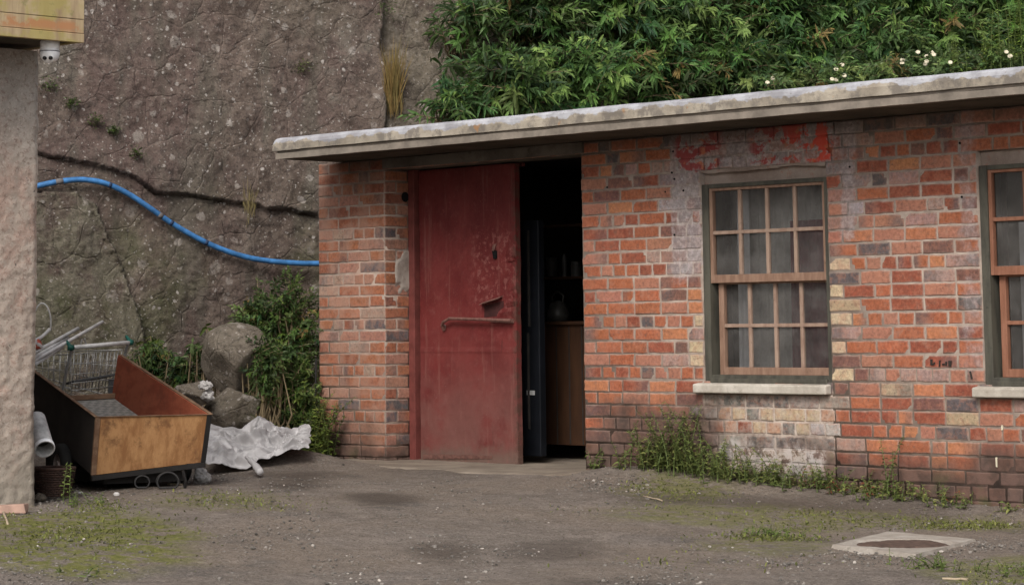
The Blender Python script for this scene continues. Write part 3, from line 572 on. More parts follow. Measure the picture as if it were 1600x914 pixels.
rm.add(np.concatenate([np.stack([xr, yf, xr * 0 + 1.962], 1), np.stack([xr, yf + .002, 1.957 - rg_], 1), np.stack([xr, yf + .035, 1.957 - rg_ * .8], 1)]), [(k, 90 + k, 91 + k, k + 1) for k in range(89)] + [(90 + k, 180 + k, 181 + k, 91 + k) for k in range(89)]); rm.build('ragged_mortar', M['infill'], bld)
wp = MB(); zz = np.linspace(0, 1, 30); px_ = np.linspace(662, 770, 30)
lo = np.array([DP(u, 716.5 + 1.2 * math.sin(u), .004) for u in px_]); hi = np.array([DP(u, 709 + 3.5 * vnoise(np.array([u * .11, 1, 1])), .009) for u in px_])
wp.add(np.concatenate([lo, hi]), [(k, k + 1, 31 + k, 30 + k) for k in range(29)]); wp.build('kick_strip', M['rust'], door)
# drilled hole and plaster scar on the pier's reveal
MB().lathe([(0, .003), (.036, .003), (.038, 0)], onX(633, 308, .762), (1, 0, 0), 16).build('pipe_hole', bpy.data.materials['black_hole'], bld)
pt = MB(); yy_, zz_ = np.meshgrid(np.linspace(.10, .262, 24), np.linspace(1.22, 1.56, 40), indexing='ij')
e_ = 1 - np.sqrt(((yy_ - .22) / .13) ** 2 + ((zz_ - 1.38) / .17) ** 2) + .5 * fbm(P3(yy_, zz_), 14, 3); pt.grid(.752 + .014 * sstep(-.05, .25, e_) + .003 * fbm(P3(yy_, zz_), 40, 3), yy_, zz_)
pt.build('plaster_patch', concrete('old_plaster', (.26, .22, .19), (.36, .32, .28), (.18, .14, .12), 8), bld, smooth=True)

# sash windows
def window(x0, x1, zlo, zhi, mat, mb2, lab):
    wd = empty('window', (x0, 0, 0), lab, None); del wd['label']; wd.parent = bld
    if lab: wd['label'] = lab
    def part(mb, name, m, **k): return mb.build(name, m, wd, **k)
    fy = .012; jw = .055
    f = MB(); f.box((x0, fy, zlo), (x0 + jw, .16, zhi - .085)); f.box((x1 - jw * .55, fy, zlo), (x1, .16, zhi - .085)); f.box((x0 + jw, fy + .002, zlo), (x1 - jw * .55, .16, zlo + .05)); f.box((x0 + jw, fy + .002, zhi - .112), (x1 - jw * .55, .16, zhi - .085))
    f.box((x0 + jw, fy - .018, zlo), (x1 - .03, fy, zlo + .028))
    part(f, 'window_frame', M['box'], bevel=.003)
    noisy_box(MB(), (x0 + .001, .045, zhi - .083), (x1 - .001, .16, zhi - .001), 24, .005).build('head_infill', M['infill'], wd)
    def sash(name, a, b, c, d, y, topr, botr, meet=False):
        s = MB(); st = .042; s.box((a, y, c), (a + st, y + .035, d)); s.box((b - st * .8, y, c), (b, y + .035, d)); s.box((a + st, y + .001, c), (b - st * .8, y + .034, c + botr)); s.box((a + st, y + .001, d - topr), (b - st * .8, y + .034, d))
        so_ = part(s, name, mat, bevel=.003); w_ = (b - st * .8 - a - st); bars = MB()
        for k in (1, 2, 3): xx = a + st + w_ * k / 4; bars.box((xx - .0125, y + .004, c + botr), (xx + .0125, y + .03, d - topr))
        zc_ = (c + botr + d - topr) / 2; bars.box((a + st, y + .0025, zc_ - .0115), (b - st * .8, y + .0315, zc_ + .0115))
        part(bars, 'glazing_bars', mb2, bevel=.003)
        for q in range(4):
            for r_ in range(2):
                xa = a + st + w_ * q / 4 + .0127; xb = a + st + w_ * (q + 1) / 4 - .0127; za = (c + botr if r_ == 0 else zc_ + .012); zb_ = (zc_ - .012 if r_ == 0 else d - topr); tl = rng.normal(0, .0012, 2)
                g = MB().add([(xa, y + .02 + tl[0], za), (xb, y + .02 - tl[0], za), (xb, y + .02 + tl[1], zb_), (xa, y + .02 - tl[1], zb_)], [(0, 1, 2, 3)]); part(g, 'pane', M['glass'])
    zm = zlo + (zhi - zlo) * .468
    sash('upper_sash', x0 + .036, x1 - .022, zm, zhi - .098, .024, .032, .052)
    sash('lower_sash', x0 + .082, x1 - .034, zlo + .05, zm + .02, .064, .03, .048)
    s = MB(); s.add([(x0 - .055, -.055, zlo - .063), (x1 - .005, -.055, zlo - .063), (x1 - .005, .056, zlo - .063), (x0 - .055, .056, zlo - .063), (x0 - .055, -.055, zlo - .008), (x1 - .005, -.055, zlo - .008), (x1 - .005, .056, zlo + .008), (x0 - .055, .056, zlo + .008)],
                  [(0, 3, 2, 1), (4, 5, 6, 7), (0, 1, 5, 4), (1, 2, 6, 5), (2, 3, 7, 6), (3, 0, 4, 7)]); part(s, 'sill', M['sill'], bevel=.008)
    return wd, part
def curtain(mb, xa, xb, z0, z1, y, amp=.02, n=60):
    xs = np.linspace(xa, xb, n); ys = y + amp * np.sin(xs * 95 + 2 * vnoise(P3(xs * 9, 0, 0)) * 3) ; X_, Z_ = np.meshgrid(xs, np.array([z0, z1]), indexing='ij'); return mb.grid(X_, np.stack([ys, ys * 1.0 + .01], 1), Z_)
w1, p1 = window(3.838, 4.868, .60, 1.955, M['sash'], M['bar'], 'weathered brown sash window with curtain, nearer the red door')
curtain(MB(), 3.93, 4.03, .62, 1.85, .24, .012).build('pale_curtain', M['pale_curtain'], w1, smooth=True); curtain(MB(), 3.93, 4.62, .62, 1.85, .33, .012, 90).build('net_curtain', M['net'], w1, smooth=True)
curtain(MB(), 4.40, 4.86, .62, 1.62, .2, .012).build('dark_curtain', M['maroon'], w1, smooth=True)
w2, p2 = window(5.985, 7.015, .60, 1.963, M['sash2'], M['sash2'], 'redder varnished sash window with black gap behind, cut by the right edge')
MB().box((6.09, .25, .62), (6.17, .262, 1.55)).build('pale_curtain', M['pale_curtain'], w2); curtain(MB(), 6.3, 7.0, .62, 1.2, .34, .012).build('net_curtain', M['net'], w2, smooth=True)

# inside: dark cabinet, wooden counter, clutter
c = empty('metal_cabinet', (1.55, .6, .01), 'tall blue black cabinet standing inside the open doorway', 'cabinet')
def cab(u0, u1, v0, v1, y0, dep, m, name, parent, **k):
    a = onY(u0, (v0 + v1) / 2, y0); b = onY(u1, (v0 + v1) / 2, y0); zt_ = onY((u0 + u1) / 2, v0, y0)[2]; zb_ = max(onY((u0 + u1) / 2, v1, y0)[2], .006); return MB().box((a[0], y0, zb_), (b[0], y0 + dep, zt_)).build(name, m, parent, **k)
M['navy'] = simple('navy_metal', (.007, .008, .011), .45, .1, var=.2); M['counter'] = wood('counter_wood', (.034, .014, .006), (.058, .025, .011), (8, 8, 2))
cab(800, 843, 345, 712, .46, .06, M['navy'], 'body', c, bevel=.006); cab(823, 835, 610, 617, .455, .004, simple('label_plate', (.4, .4, .4), .5), 'label_plate', c)
for v in (360, 520): cab(824, 827, v, v + 150, .452, .006, M['dark_in'], 'door_seam', c)
c = empty('wooden_counter', (1.7, 1.0, .01), 'brown wooden counter in the dark behind the open door', 'counter')
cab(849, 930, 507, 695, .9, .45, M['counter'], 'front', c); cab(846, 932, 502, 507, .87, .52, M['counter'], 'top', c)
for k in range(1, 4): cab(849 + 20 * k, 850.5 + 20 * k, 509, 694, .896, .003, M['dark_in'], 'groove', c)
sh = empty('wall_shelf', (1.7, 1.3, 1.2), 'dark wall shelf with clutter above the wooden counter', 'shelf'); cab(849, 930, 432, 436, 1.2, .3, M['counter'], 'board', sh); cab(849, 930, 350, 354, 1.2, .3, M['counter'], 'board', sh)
M['drab'] = simple('drab_plastic', (.035, .033, .03), .5); M['tin'] = simple('dull_tin', (.06, .058, .055), .6, .2)
for (u, v0, v1, wd_, nm, m, lab) in ((862, 402, 432, 9, 'paint_tin', 'drab', 'dim squat tin on the shelf near the cabinet'), (882, 396, 432, 4, 'bottle', 'tin', 'slim pale bottle standing upright on the dark shelf'), (900, 408, 432, 8, 'paint_tin', 'tin', 'duller tin on the shelf nearest the brick jamb')):
    b0 = onY(u, v1, 1.3); r_ = wd_ * .0048; hgt = (v1 - v0) * .0047; t_ = MB().lathe([(0, 0), (r_, 0), (r_, hgt * .75), (r_ * .9, hgt * .8), (r_ * (.5 if nm == 'bottle' else .95), hgt), (0, hgt)], (0, 0, 0), sides=16)
    ob = t_.build(nm, M[m], smooth=False); ob.location = b0; tag(ob, lab, nm.replace('_', ' ').split()[-1])
kt = MB(); kt.lathe([(0, 0), (.075, 0), (.085, .05), (.06, .13), (.02, .15), (0, .155)], (0, 0, 0), sides=18); kt.tube([(-.05, 0, .12), (-.06, 0, .19), (0, 0, .22), (.06, 0, .19), (.05, 0, .12)], .008, 6)
ob = kt.build('kettle', M['drab'], smooth=True); ob.location = onY(872, 502, 1.0); tag(ob, 'dark kettle on top of the wooden counter', 'kettle')
#@@MORE
# ------------------------------------------------------------------ LEFT RENDERED BUILDING, EAVES, CAMERA
LX = 2.10; cor = onZ(55, 795, -.04); LX = cor[0]; LY = cor[1]
lb = empty('rendered_building', (LX, LY, 0), 'corner of a building with rough pinkish render on the left', 'building')
ry = np.concatenate([np.linspace(LY - 8, LY - 1, 12), np.linspace(LY - .95, LY, 70)]); rz = np.linspace(-.3, 2.62, 330); RY, RZ = np.meshgrid(ry, rz, indexing='ij')
RX = LX + .006 * fbm(P3(RY, RZ), 2, 3) + .010 * fbm(P3(RY, RZ), 24, 4) - .02 * np.exp(-((RY - LY) / .02) ** 2) + .05 * sstep(.25, -.1, RZ) * .4
RY2 = RY + np.where(RY > LY - .01, .012 * fbm(P3(RZ * 3, 1, 1), 1, 5), 0)
wm = MB().grid(RX, RY2, RZ); xb = np.linspace(0, 4.5, 12)
BXs = RX[-1][None, :] - xb[:, None]; wm.grid(BXs, np.broadcast_to(RY2[-1][None, :], BXs.shape), np.broadcast_to(rz[None, :], BXs.shape))
def render_mat():
    t = NT('rough_render'); X, Y, Z = t.xyz()[0:3]; n = t.noise(3, 6, .65); n2 = t.noise(40, 5, .7)
    c = t.mix(t.ramp(n, .35, .65), (.34, .275, .23), (.47, .395, .335)); c = t.mix(t.ramp(t.noise(5, 5, .7), .48, .62, 0, .55), c, (.44, .29, .235)); c = t.mix(t.ramp(Z, 1.7, 2.4, 0, .75), c, t.mix(t.ramp(n, .3, .7), (.26, .235, .21), (.36, .335, .305)))
    c = t.mix(t.ramp(n2, .52, .62, 0, .6), c, (.19, .13, .105)); c = t.mix(t.ramp(t.noise(75, 3, .7), .56, .64, 0, .6), c, (.48, .42, .37)); c = t.mix(t.ramp(t.noise(26, 4, .7), .66, .70, 0, .8), c, (.10, .09, .08)); c = t.mix(t.ramp(t.math('ADD', Z, t.ramp(n, .2, .8, -.2, .2, False)), .5, .1, 0, .7), c, (.25, .225, .18))
    return t.done(c, .95, t.bump(t.math('ADD', n2, t.mul(t.noise(110, 4, .7), .6)), .9, .008), 0, .2)
wm.build('wall', render_mat(), lb, smooth=True)
fx = LX + .35; e1 = onX(131, 68, fx); e0 = onX(0, 56, fx); zf = (e0[2] + e1[2]) / 2
def eave_mat():
    t = NT('weathered_eaves_paint'); X, Y, Z = t.xyz()[0:3]; n = t.noise(6, 5, .65); st = t.scaled((6, 14, 1.5))
    c = t.mix(t.ramp(t.noise(1, 5, .65, st), .35, .65), (.30, .21, .13), (.46, .36, .22)); c = t.mix(t.ramp(t.noise(5, 4, .6), .50, .62, 0, .8), c, (.37, .31, .11))
    c = t.mix(t.mul(t.ramp(t.noise(8, 4, .6), .42, .54), t.zone(Z, zf + .06, zf + .12, .02), .9), c, (.42, .20, .095)); c = t.mix(t.ramp(t.noise(9, 5, .7), .60, .68, 0, .6), c, (.22, .21, .08))
    return t.done(c, .85, t.bump(n, .4, .005), 0, .2)
em = eave_mat(); ye = e1[1]
for k, (za, zb2, o_) in enumerate(((zf, zf + .052, .004), (zf + .0545, zf + .135, 0), (zf + .137, zf + .25, .002), (zf + .252, zf + .36, 0))):
    MB().box((fx - .03, ye - 6, za), (fx + o_, ye, zb2)).build('fascia_board', em, lb, bevel=.003)
MB().box((LX - 4.4, ye - 6, zf + .37), (fx + .03, ye + .02, zf + .42)).build('roof', M['slab'], lb)
MB().box((LX - 4.4, ye - .03, zf + .004), (fx - .032, ye - .004, zf + .365)).build('bargeboard', em, lb)
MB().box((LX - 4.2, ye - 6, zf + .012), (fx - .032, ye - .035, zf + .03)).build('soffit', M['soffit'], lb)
# dome camera under the eaves
cp = onX(78, 70, LX + .24); ct = np.array([cp[0], cp[1], zf + .012]); sc_ = empty('security_camera', ct, 'white dome security camera hanging under the mossy eaves', 'security camera')
M['white_pl'] = simple('white_plastic', (.80, .80, .81), .4, var=.12, spec=.5); M['black_pl'] = simple('black_glossy_plastic', (.012, .012, .014), .2, spec=.5)
MB().lathe([(0, 0), (.052, 0), (.056, -.008), (.056, -.045), (.050, -.055), (0, -.056)], ct, sides=32).build('base', M['white_pl'], sc_, smooth=True)
bc = ct + np.array([0, 0, -.074]); th = np.linspace(0, math.pi, 16); look = np.array([.55, -.62, -.56]); look /= np.linalg.norm(look)
MB().lathe([(.058 * math.sin(a), .058 * -math.cos(a)) for a in th], bc, sides=28).build('ball', M['white_pl'], sc_, smooth=True)
sdv = np.cross(look, [0, 0, 1]); sdv /= np.linalg.norm(sdv); upv = np.cross(sdv, look)
MB().lathe([(0, .058), (.034, .056), (.038, .050)], bc, look, 24).build('face_ring', M['white_pl'], sc_, smooth=True)
for s_ in (-1, 1): MB().lathe([(0, .0625), (.0115, .062), (.0125, .057)], bc + sdv * s_ * .0175, look, 16).build('lens', M['black_pl'], sc_, smooth=True)
MB().lathe([(.052, 0), (.0595, .004), (.0595, .008), (.052, .012)], bc + np.array([0, 0, .004]), sides=28).build('collar', simple('grey_seam', (.2, .2, .21), .5), sc_, smooth=True)

# ------------------------------------------------------------------ BLUE WATER PIPE along the cliff
pp = [(20, 300), (62, 290), (95, 283.5), (130, 281), (165, 287), (200, 303), (235, 326), (270, 350), (310, 373), (350, 391), (390, 403), (430, 409), (470, 411.5), (500, 412), (560, 413)]
pts = []
for (u, v) in pp:
    s_, z_ = cs_from_px(u, v); c_ = cliff_point(s_, z_, .07); dcl = CP + ray(u, v) * np.linalg.norm((c_ - CP)) / np.linalg.norm(ray(u, v)); pts.append(dcl)
pts = np.array(pts); d_ = np.linalg.norm(pts - CP, axis=1); d_ = np.convolve(np.pad(d_, 2, mode='edge'), np.ones(5) / 5, 'valid'); pts = CP + (pts - CP) * (d_ / np.linalg.norm(pts - CP, axis=1))[:, None]
def smooth_path(p, n=8):
    p = np.asarray(p, float); out = []
    for i in range(len(p) - 1):
        a = p[max(i - 1, 0)]; b = p[i]; c = p[i + 1]; d = p[min(i + 2, len(p) - 1)]
        for t in np.linspace(0, 1, n, endpoint=False): out.append(.5 * ((2 * b) + (-a + c) * t + (2 * a - 5 * b + 4 * c - d) * t * t + (-a + 3 * b - 3 * c + d) * t ** 3))
    out.append(p[-1]); return np.array(out)
bp = smooth_path(pts); ppo = MB().tube(bp, .0225, 12).build('water_pipe', simple('blue_pipe_plastic', (.045, .165, .38), .5, spec=.4, var=.4, sc=14), smooth=True)
tag(ppo, 'bright blue plastic water pipe sagging across the rock face', 'pipe')
M['scuff'] = simple('pipe_scuff', (.13, .12, .12), .8); M['dark_band'] = simple('dark_band', (.02, .04, .09), .6)
for (k, L_, m_) in ((14, 4, 'scuff'), (51, 2, 'scuff'), (55, 1, 'dark_band'), (66, 1, 'dark_band'), (33, 1, 'dark_band')):
    seg = bp[k:k + 2]; a = seg[0]; b = a + (seg[1] - a) / np.linalg.norm(seg[1] - a) * .014 * (1 + L_ * .8); MB().tube([a, (a + b) / 2, b], .0238, 12).build('joint_band', M[m_], ppo, smooth=True)

# ------------------------------------------------------------------ FOLIAGE
def leaf_arrays(mb, O, Dr, Up, L, W, droop, C, st=(0, .28, .62, 1), wd=(.12, 1, .8, .04), fold=.18):
    O, Dr, Up, C = map(lambda a: np.asarray(a, float), (O, Dr, Up, C)); n = len(O)
    Dr = Dr / np.linalg.norm(Dr, axis=1)[:, None]; S_ = np.cross(Dr, Up); S_ /= np.linalg.norm(S_, axis=1)[:, None] + 1e-9; Nn = np.cross(S_, Dr)
    V = []
    for t, w_ in zip(st, wd):
        c = O + Dr * (L * t)[:, None]; c[:, 2] -= droop * L * t * t
        hw = (W * w_ / 2)[:, None]; V += [c - S_ * hw + Nn * hw * fold, c - Nn * hw * fold, c + S_ * hw + Nn * hw * fold]
    V = np.stack(V, 1); m = V.shape[1]; base = (np.arange(n) * m)[:, None, None]
    q = np.array([(i * 3 + k, i * 3 + k + 1, (i + 1) * 3 + k + 1, (i + 1) * 3 + k) for i in range(len(st) - 1) for k in range(2)])
    F = (q[None] + base).reshape(-1, 4); mb.add(V.reshape(-1, 3), F.tolist(), np.repeat(C, m, 0))
def rdir(n, up=.3):
    v = rng.normal(0, 1, (n, 3)); v[:, 2] = np.abs(v[:, 2]) * .7 + up; return v / np.linalg.norm(v, axis=1)[:, None]
TOCAM = np.array([.707, -.697, 0.0])
def shoots_bush(name, center, rad, nsh, lab, cat='bush', group=None, Ls=(.085, .145), Ws=.25, greens=((.028, .064, .017), (.062, .122, .029), (.125, .19, .048)), root=None, front=.35, length=.4, pairs=10, tone=1.0):
    center = np.asarray(center, float); rad = np.asarray(rad, float); root = center - np.array([0, 0, rad[2] + .25]) if root is None else np.asarray(root, float)
    e = empty(name, root, lab, cat, group); O, D_, U_, L_, W_, DR, C_ = [], [], [], [], [], [], []
    stm = MB(); dirs = rng.normal(0, 1, (nsh, 3)); dirs[:, 2] = dirs[:, 2] * .9 + .15; dirs /= np.linalg.norm(dirs, axis=1)[:, None]; dirs = dirs * 1.0 + TOCAM * front; dirs /= np.linalg.norm(dirs, axis=1)[:, None]
    for k in range(nsh):
        d = dirs[k].copy(); tip = center + d * rad * rng.uniform(.45, 1.08) * (1 + .25 * (vnoise(d * 2.2 + center) - .5)); tip[2] -= .1 * rng.random()
        hd = d * np.array([1, 1, .55]) + np.array([0, 0, .35]) + rng.normal(0, .25, 3); hd /= np.linalg.norm(hd); ln = length * rng.uniform(.6, 1.15)
        arch = rng.uniform(.1, .35); ps = np.array([tip - hd * ln * (1 - t) - np.array([0, 0, arch * ln * (t * t - .3)]) for t in np.linspace(0, 1, 6)])
        if k % 2 == 0: stm.tube(np.vstack([root + rng.normal(0, .05, 3), (root + ps[0]) / 2 + rng.normal(0, .05, 3), ps[0], ps[3], ps[5]]), [.012, .008, .005, .003, .0015], 4, cap=False)
        g = np.array(greens[min(2, int(rng.choice(3, p=(.4, .42, .18))))]) * rng.uniform(.75, 1.3) * tone; g = g + rng.normal(0, .004, 3); g = np.array([.17, .12, .04]) if rng.random() < .02 else g
        a0 = rng.uniform(0, 6.28); s1 = np.cross(hd, [0, 0, 1]); s1 /= np.linalg.norm(s1) + 1e-6; s2 = np.cross(hd, s1)
        for j in range(pairs):
            t = j / (pairs - 1); idx = t * 5; i0 = min(int(idx), 4); p = ps[i0] + (ps[i0 + 1] - ps[i0]) * (idx - i0); ax_ = ps[i0 + 1] - ps[i0]; ax_ /= np.linalg.norm(ax_)
            for q in (0, 1):
                a = a0 + j * 1.57 + q * math.pi + rng.normal(0, .2); r = s1 * math.cos(a) + s2 * math.sin(a); dd_ = r * (1.0 - .75 * t ** 2) + ax_ * (.35 + 1.0 * t ** 2) + rng.normal(0, .12, 3)
                O.append(p); D_.append(dd_); U_.append(ax_ + rng.normal(0, .15, 3) + np.array([0, 0, .5])); s = rng.uniform(*Ls) * (1 - .45 * t ** 3); L_.append(s); W_.append(s * Ws * rng.uniform(.8, 1.2)); DR.append(rng.uniform(.0, .55))
                C_.append(np.clip(g * (.8 + .45 * t) * rng.uniform(.85, 1.15), .004, .6))
    m = MB(); leaf_arrays(m, O, D_, U_, np.array(L_), np.array(W_), np.array(DR), C_); m.build('crown', M['leaf'], e); stm.build('stems', M['stem'], e); return e

# buddleia over the roof: rooted in the bank and in ledges of the rock face
bl = [('lower leftmost bush over the roof, against bare rock', 712, 120, .42, .35), ('dark lower bush just right of the bare rock', 800, 92, .62, .45), ('lower bush above the open doorway with drooping leaves', 915, 78, .62, .45),
      ('lower bush above the brick between door and window', 1030, 66, .6, .45), ('lower bush above the red painted bricks', 1145, 55, .6, .45), ('lower bush right of the red painted bricks', 1260, 50, .58, .45), ('lower bush with white flowers beneath it, above the right wall', 1365, 40, .55, .4),
      ('lower bush behind the feathery yellow green stems', 1480, 30, .6, .4), ('lower bush cut by the right edge of the photo', 1590, 10, .6, .45)]
bt = [('thin grey green top bush leaning over pale rock', 735, 5, .5, .4), ('dark green top bush above the dark lower bush', 840, -12, .6, .45), ('top bush with a yellowing leaf cluster', 960, -20, .65, .5), ('top bush above the brick pillar with long arching leaves', 1085, -25, .65, .5),
      ('top bush with a small purple flower spike', 1200, -30, .65, .5), ('top bush of paler green leaves above the first window', 1310, -30, .65, .5), ('top bush with reddish stems showing', 1420, -40, .62, .5), ('top bush at the upper right corner', 1550, -50, .65, .5)]
for rowi, rowl in ((0, bl), (1, bt)):
    for (lab, u, v, rx, rz_) in rowl:
        v += 26 if rowi == 0 else 12
        s_, z_ = cs_from_px(u, v); z_ = max(z_, 1.2); base = cliff_point(min(s_, 12), min(z_, 6.5), .0); dist = np.linalg.norm(base - CP) - (.55 if rowi == 0 else .25) - rng.uniform(0, .15); c_ = CP + ray(u, v) / np.linalg.norm(ray(u, v)) * dist
        rt = c_ - np.array([CLN[0], CLN[1], 0]) * (.45 if rowi == 0 else .3) - np.array([0, 0, rz_ * .8]); tn = 1.0 if u < 900 else 1.35
        tn *= float(rng.uniform(.75, 1.2))
        shoots_bush('buddleia_bush', c_, (rx, rx, rz_), int((70 if u < 760 else 150) * (rx / .6) ** 2), lab, 'bush', 'bushes above the concrete roof', root=rt, tone=tn, length=.42, pairs=9)
for (lab, u, v, rx, rz_) in (('low leafy clump at the roof edge above the first window', 1190, 122, .34, .2), ('low leafy clump at the roof edge right of the first window', 1290, 116, .36, .2), ('low leafy clump among the white flowers', 1385, 108, .34, .2), ('low leafy clump between the flowers and the feathery stems', 1470, 98, .34, .2), ('low leafy clump among the feathery stems', 1550, 88, .36, .22), ('low leafy clump at the roof edge, cut by the right side of the photo', 1625, 80, .36, .22)):
    c_ = P(u, v, 20.9); shoots_bush('low_bush', c_, (rx, rx, rz_), 70, lab, 'bush', 'low clumps behind the roof edge', Ls=(.06, .11), Ws=.32, length=.26, pairs=8, tone=1.25, greens=((.04, .07, .025), (.08, .13, .04), (.13, .17, .05)))
# ------------------------------------------------------------------ other plants
def leafy_plant(name, base, h, nst, spread, lab, cat, group=None, Ls=(.03, .06), W=.45, green=((.07, .12, .03), (.10, .17, .04)), dens=22, lean=.25, red=0.0):
    e = empty(name, base, lab, cat, group); base = np.asarray(base, float); O, D_, U_, L_, W_, DR, C_ = [], [], [], [], [], [], []; stm = MB()
    for k in range(nst):
        hh = h * rng.uniform(.55, 1.0); b = base + np.array([rng.normal(0, spread * .5), rng.normal(0, spread * .25), -.01]); ln = rng.normal(0, lean, 3) * hh; ln[2] = 0
        ps = np.array([b + np.array([0, 0, hh]) * t + ln * t * t for t in np.linspace(0, 1, 6)]); stm.tube(np.vstack([base + np.array([0, 0, -.012]), ps]), np.linspace(.0035, .001, 7) * (1 + h), 4, cap=False)
        n = max(5, int(dens * hh / .5)); a0 = rng.uniform(0, 6); g = np.array(green[rng.integers(len(green))]) * rng.uniform(.8, 1.25)
        if rng.random() < red: g = np.array([.16, .05, .025])
        for j in range(n):
            t = (.12 + .88 * j / n) ** .9; idx = t * 5; i0 = min(int(idx), 4); p = ps[i0] + (ps[i0 + 1] - ps[i0]) * (idx - i0); a = a0 + j * 2.4; el = rng.uniform(.1, .8)
            O.append(p); D_.append(np.array([math.cos(a), math.sin(a), el])); U_.append(np.array([0, 0, 1.0]) + rng.normal(0, .25, 3)); s = rng.uniform(*Ls) * (1.1 - .6 * t); L_.append(s); W_.append(s * W); DR.append(rng.uniform(.2, .7)); C_.append(np.clip(g * rng.uniform(.8, 1.25), .004, .6))
    m = MB(); leaf_arrays(m, O, D_, U_, np.array(L_), np.array(W_), np.array(DR), C_); m.build('leaves', M['leaf'], e); stm.build('stems', M['stem_green'], e); return e
# feathery bright stems upper right, above the roof
for (u, v, h, lab) in ((1508, 108, .42, 'short feathery yellow green stem standing above the roof'), (1545, 104, .62, 'tall feathery yellow green stem above the roof'), (1570, 98, .6, 'feathery bright stem second from the right edge'), (1597, 90, .75, 'feathery bright stem at the right edge of the roof')):
    s_, z_ = cs_from_px(u, v); b_ = P(u, v + 14, 20.6); leafy_plant('goldenrod_plant', b_, h, 4, .09, lab, 'plant', 'feathery plants above the roof', Ls=(.05, .085), W=.2, green=((.13, .20, .03), (.18, .25, .045)), dens=60, lean=.06)
# white and cream flowers along the roof
M['petal'] = simple('cream_petals', (.62, .56, .42), .7, var=.1)
fe = empty('flowering_plant', P(1420, 110, 20.2), 'low plant with creamy white flowers right behind the roof edge', 'plant'); lf = MB(); O, D_, U_, L_, W_, C_ = [], [], [], [], [], []
for k in range(20):
    u = rng.choice([1322, 1330, 1408, 1413, 1436, 1440, 1449, 1410, 1455, 1490, 1575, 1205, 1300]) + rng.normal(0, 4); v = {True: 110, False: 92}[u < 1400] + (-.05 * (u - 1400)) + rng.normal(0, 7); p = P(u, v, 20.15 + rng.normal(0, .05))
    MB().lathe([(0, .0), (.014, .006), (.020, .002), (.015, -.004)], p, (.6, -.6, .5), 7).build('flower', M['petal'], fe)
    for j in range(9): O.append(p + rng.normal(0, .05, 3)); D_.append(rdir(1)[0]); U_.append((0, 0, 1)); L_.append(.05); W_.append(.03); C_.append(np.array([.08, .13, .03]) * rng.uniform(.6, 1.3))
leaf_arrays(lf, O, D_, U_, np.array(L_), np.array(W_), np.full(len(O), .4), C_); lf.build('leaves', M['leaf'], fe)
# tall green plants left of the brick pier
for (u, v, rx, rz_, n, lab, dpt) in ((450, 525, .36, .58, 520, 'tallest leafy green shrub, touching the brick pier under the blue pipe', 18.6), (400, 490, .24, .34, 110, 'small thin shrub on the rock under the blue pipe', 18.7), (462, 630, .30, .5, 380, 'lower green shrub between the upper boulder and the brick pier', 18.35), (415, 560, .20, .32, 140, 'dull green shrub growing over the right side of the upper boulder', 18.1)):
    c_ = P(u, v, dpt); shoots_bush('leafy_shrub', c_, (rx, rx, rz_), n, lab, 'shrub', 'shrubs left of the brick pier', Ls=(.035, .065), Ws=.38, root=np.array([c_[0], c_[1], gh(c_[0], c_[1])]), length=.24, pairs=8, greens=((.035, .065, .018), (.07, .12, .028), (.12, .17, .042)), front=.3)
for (u, v, rx, rz_, n, lab) in ((240, 545, .2, .18, 55, 'low fern like bush behind the white shopping trolley handle'), (285, 565, .22, .17, 60, 'low fern like bush just left of the upper boulder'), (325, 535, .15, .10, 24, 'small bright fern like bush above the upper boulder')):
    c_ = P(u, v, 18.6); shoots_bush('fern_bush', c_, (rx, rx, rz_), n, lab, 'bush', 'low bushes behind the trailer', Ls=(.05, .09), Ws=.3, root=np.array([c_[0], c_[1], gh(c_[0], c_[1])]), length=.24, pairs=8, greens=((.03, .06, .015), (.06, .10, .025), (.10, .14, .03)))
# weed against the pier foot
b_ = np.array([.12, -.14, float(gh(.12, -.14))]); leafy_plant('pier_weed', b_, .56, 34, .26, 'yellow green weed climbing the foot of the brick pier', 'weed', Ls=(.045, .075), green=((.10, .14, .025), (.15, .17, .035)), dens=40, lean=.35)
b_ = onZ(62, 790, -.03) + np.array([.12, .1, .0]); leafy_plant('upright_weed', b_, .27, 2, .03, 'single upright weed at the corner of the rendered wall', 'weed', Ls=(.03, .05), green=((.13, .17, .04),), dens=50, lean=.04)
# weeds along the foot of the brick wall
ww = [(930, 738, .16, 5, 'small weed at the right side of the doorway'), (968, 742, .22, 5, 'thin weed a little right of the doorway'), (1002, 752, .36, 4, 'tall narrow weed on dark bricks right of the doorway'), (1030, 765, .20, 14, 'bushy weed on dark bricks before the window'), (1060, 770, .34, 18, 'widest dense weed left of the whitewashed bricks'),
      (1082, 768, .52, 4, 'tallest weed, reaching the buff bricks under the sill'), (1105, 775, .2, 16, 'bushy weed at the left edge of the whitewashed bricks'), (1128, 782, .18, 16, 'pale green rosette weed before the whitewashed bricks'), (1160, 790, .17, 14, 'weed under the left part of the whitewashed bricks'), (1195, 785, .19, 16, 'dense weed under the middle of the whitewashed bricks'),
      (1215, 770, .26, 4, 'thin stalk in front of the lowest whitewashed bricks'), (1235, 790, .15, 10, 'weed under the right part of the whitewashed bricks'), (1290, 785, .21, 14, 'dense weed just right of the whitewashed bricks'), (1325, 790, .18, 12, 'weed beside a reddish stalk'), (1360, 793, .14, 10, 'low reddish weed along the wall'),
      (1395, 795, .40, 3, 'tall thin weed on the plain brick wall'), (1400, 797, .15, 12, 'low tuft at the foot of the tall thin weed'), (1458, 800, .15, 8, 'small yellow green weed above the drain slab'), (1490, 806, .1, 8, 'low weed above the right end of the drain slab'), (1575, 806, .09, 6, 'small round leaved weed at the foot of the wall near the right edge')]
